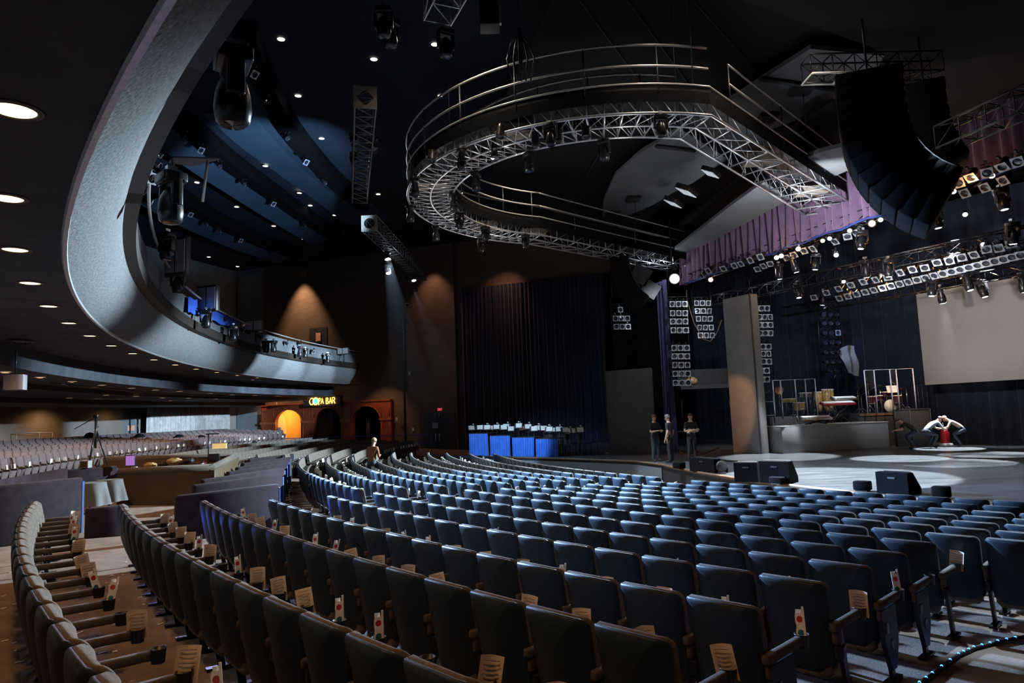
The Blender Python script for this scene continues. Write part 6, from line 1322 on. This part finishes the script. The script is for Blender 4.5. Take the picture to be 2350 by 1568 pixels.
spot('stage_side_amber_spot', (3.5, 26, CZ + 4.5), onstage(1545, 1050), 500, (1, .45, .25), 40, .6, .1)
W.node_tree.nodes['Background'].inputs['Strength'].default_value = .003

#spot('catwalk_top_spot', (-3, 8, CZ + 8.6), (3, 18, CZ + 8.2), 900, (1, .85, .7), 100, .6, .1)
spot('catwalk_rear_spot', (-6, 27, CZ + 8.8), (0, 22, CZ + 7.8), 250, (.9, .95, 1), 90, .6, .1)

spot('balcony_front_fill_spot', K + Vector((-.3, 0, .3)), pol(46.3, 172, CZ + 3.3), 2000, (.7, .86, 1), 26, .5, .12)
spot('ceiling_fill_spot', (-4.6, 23.5, CZ + 6.2), onZ(610, 380, CEIL), 9000, (.4, .66, 1), 46, .6, .1)  # added spot with no fixture, brightens the ceiling panels in blue
point('truss_fill', onZ(905, 610, CZ + 7.0), 40, WHITE, .1)  # added point that brightens the round ended truss
for x, y in ((-1, 16), (4, 14), (6.5, 15.5), (1, 25)): spot('rail_fill_spot', (x, y, CEILB - .6), (x, y, 0), 300, (1, .86, .7), 130, .6, .1)  # added spots above the ring, no fixtures there, brighten its rails

for px, py, z in ((2228, 430, 5.5), (2050, 545, 5.4), (1806, 588, 5.6), (2180, 610, 4.6), (2050, 640, 4.6), (1960, 660, 4.6)): point('amber_fill', onZ(px, py, CZ + z), 26, (1, .45, .12), .06)  # added warm points, no such fixtures, tint the lamp bodies orange


# ------------------------------------------------------------------ thin stage haze where the photograph shows beams
hz = bpy.data.materials.new('stage_haze'); hz.use_nodes = True; nt = hz.node_tree; nt.nodes.clear()
vo = nt.nodes.new('ShaderNodeVolumeScatter'); vo.inputs['Density'].default_value = .004; vo.inputs['Anisotropy'].default_value = .35; vo.inputs['Color'].default_value = (.9, .95, 1, 1)
ou = nt.nodes.new('ShaderNodeOutputMaterial'); nt.links.new(vo.outputs['Volume'], ou.inputs['Volume'])
tcz = nt.nodes.new('ShaderNodeTexCoord'); sx = nt.nodes.new('ShaderNodeSeparateXYZ'); mrz = nt.nodes.new('ShaderNodeMapRange'); mrz.inputs['To Max'].default_value = .006; mrz.inputs['To Min'].default_value = .0
nt.links.new(tcz.outputs['Generated'], sx.inputs[0]); nt.links.new(sx.outputs['Z'], mrz.inputs['Value']); nt.links.new(mrz.outputs['Result'], vo.inputs['Density'])
def haze(p, q, r, label):
    o = MB().tube(p, q, .15, 14, 0, r).build('haze', hz); tag(o, label, 'haze', None, 'stuff')
for px, py, z, t, e_, lab in ((890, 600, 7.05, (905, 830), 700, 'faint blue haze in the beam of the brightest truss spotlight'), (951, 672, 6.75, (1010, 880), 500, 'faint violet haze in the beam of the lowest truss spotlight')):
    p = onZ(px, py, CZ + z); q = onZ(*t, CZ + 2.6); q = p + (q - p).normalized() * 7.5
    q = p + Vector((1.2, -.8, -6.5)) if px < 900 else p + Vector((2.0, -.6, -5.5))
    haze(p, q, 1.1, lab); spot('beam_spot', p + Vector((0, -.05, .15)), q, e_ * 3, (.35, .6, 1) if px < 900 else (.5, .55, 1), 20, .4, .05)
for i, (px, py, z) in enumerate(((1889, 690, 4.5), (1829, 674, 4.5), (2212, 654, 4.0), (2156, 690, 4.0), (2248, 677, 4.0))):
    p = onZ(px, py + 3, CZ + z - .1); q = p + Vector((.3, -.2, -4.4)); haze(p, q, .75, f'faint haze in the stage beam under a moving lamp, {ORD[i]} of five'); spot('beam_spot', p + Vector((0, 0, .02)), q, 1500, (.4, .65, 1) if i < 2 else (.8, .88, 1), 18, .4, .04)
S.cycles.volume_bounces = 0; S.cycles.volume_max_steps = 32
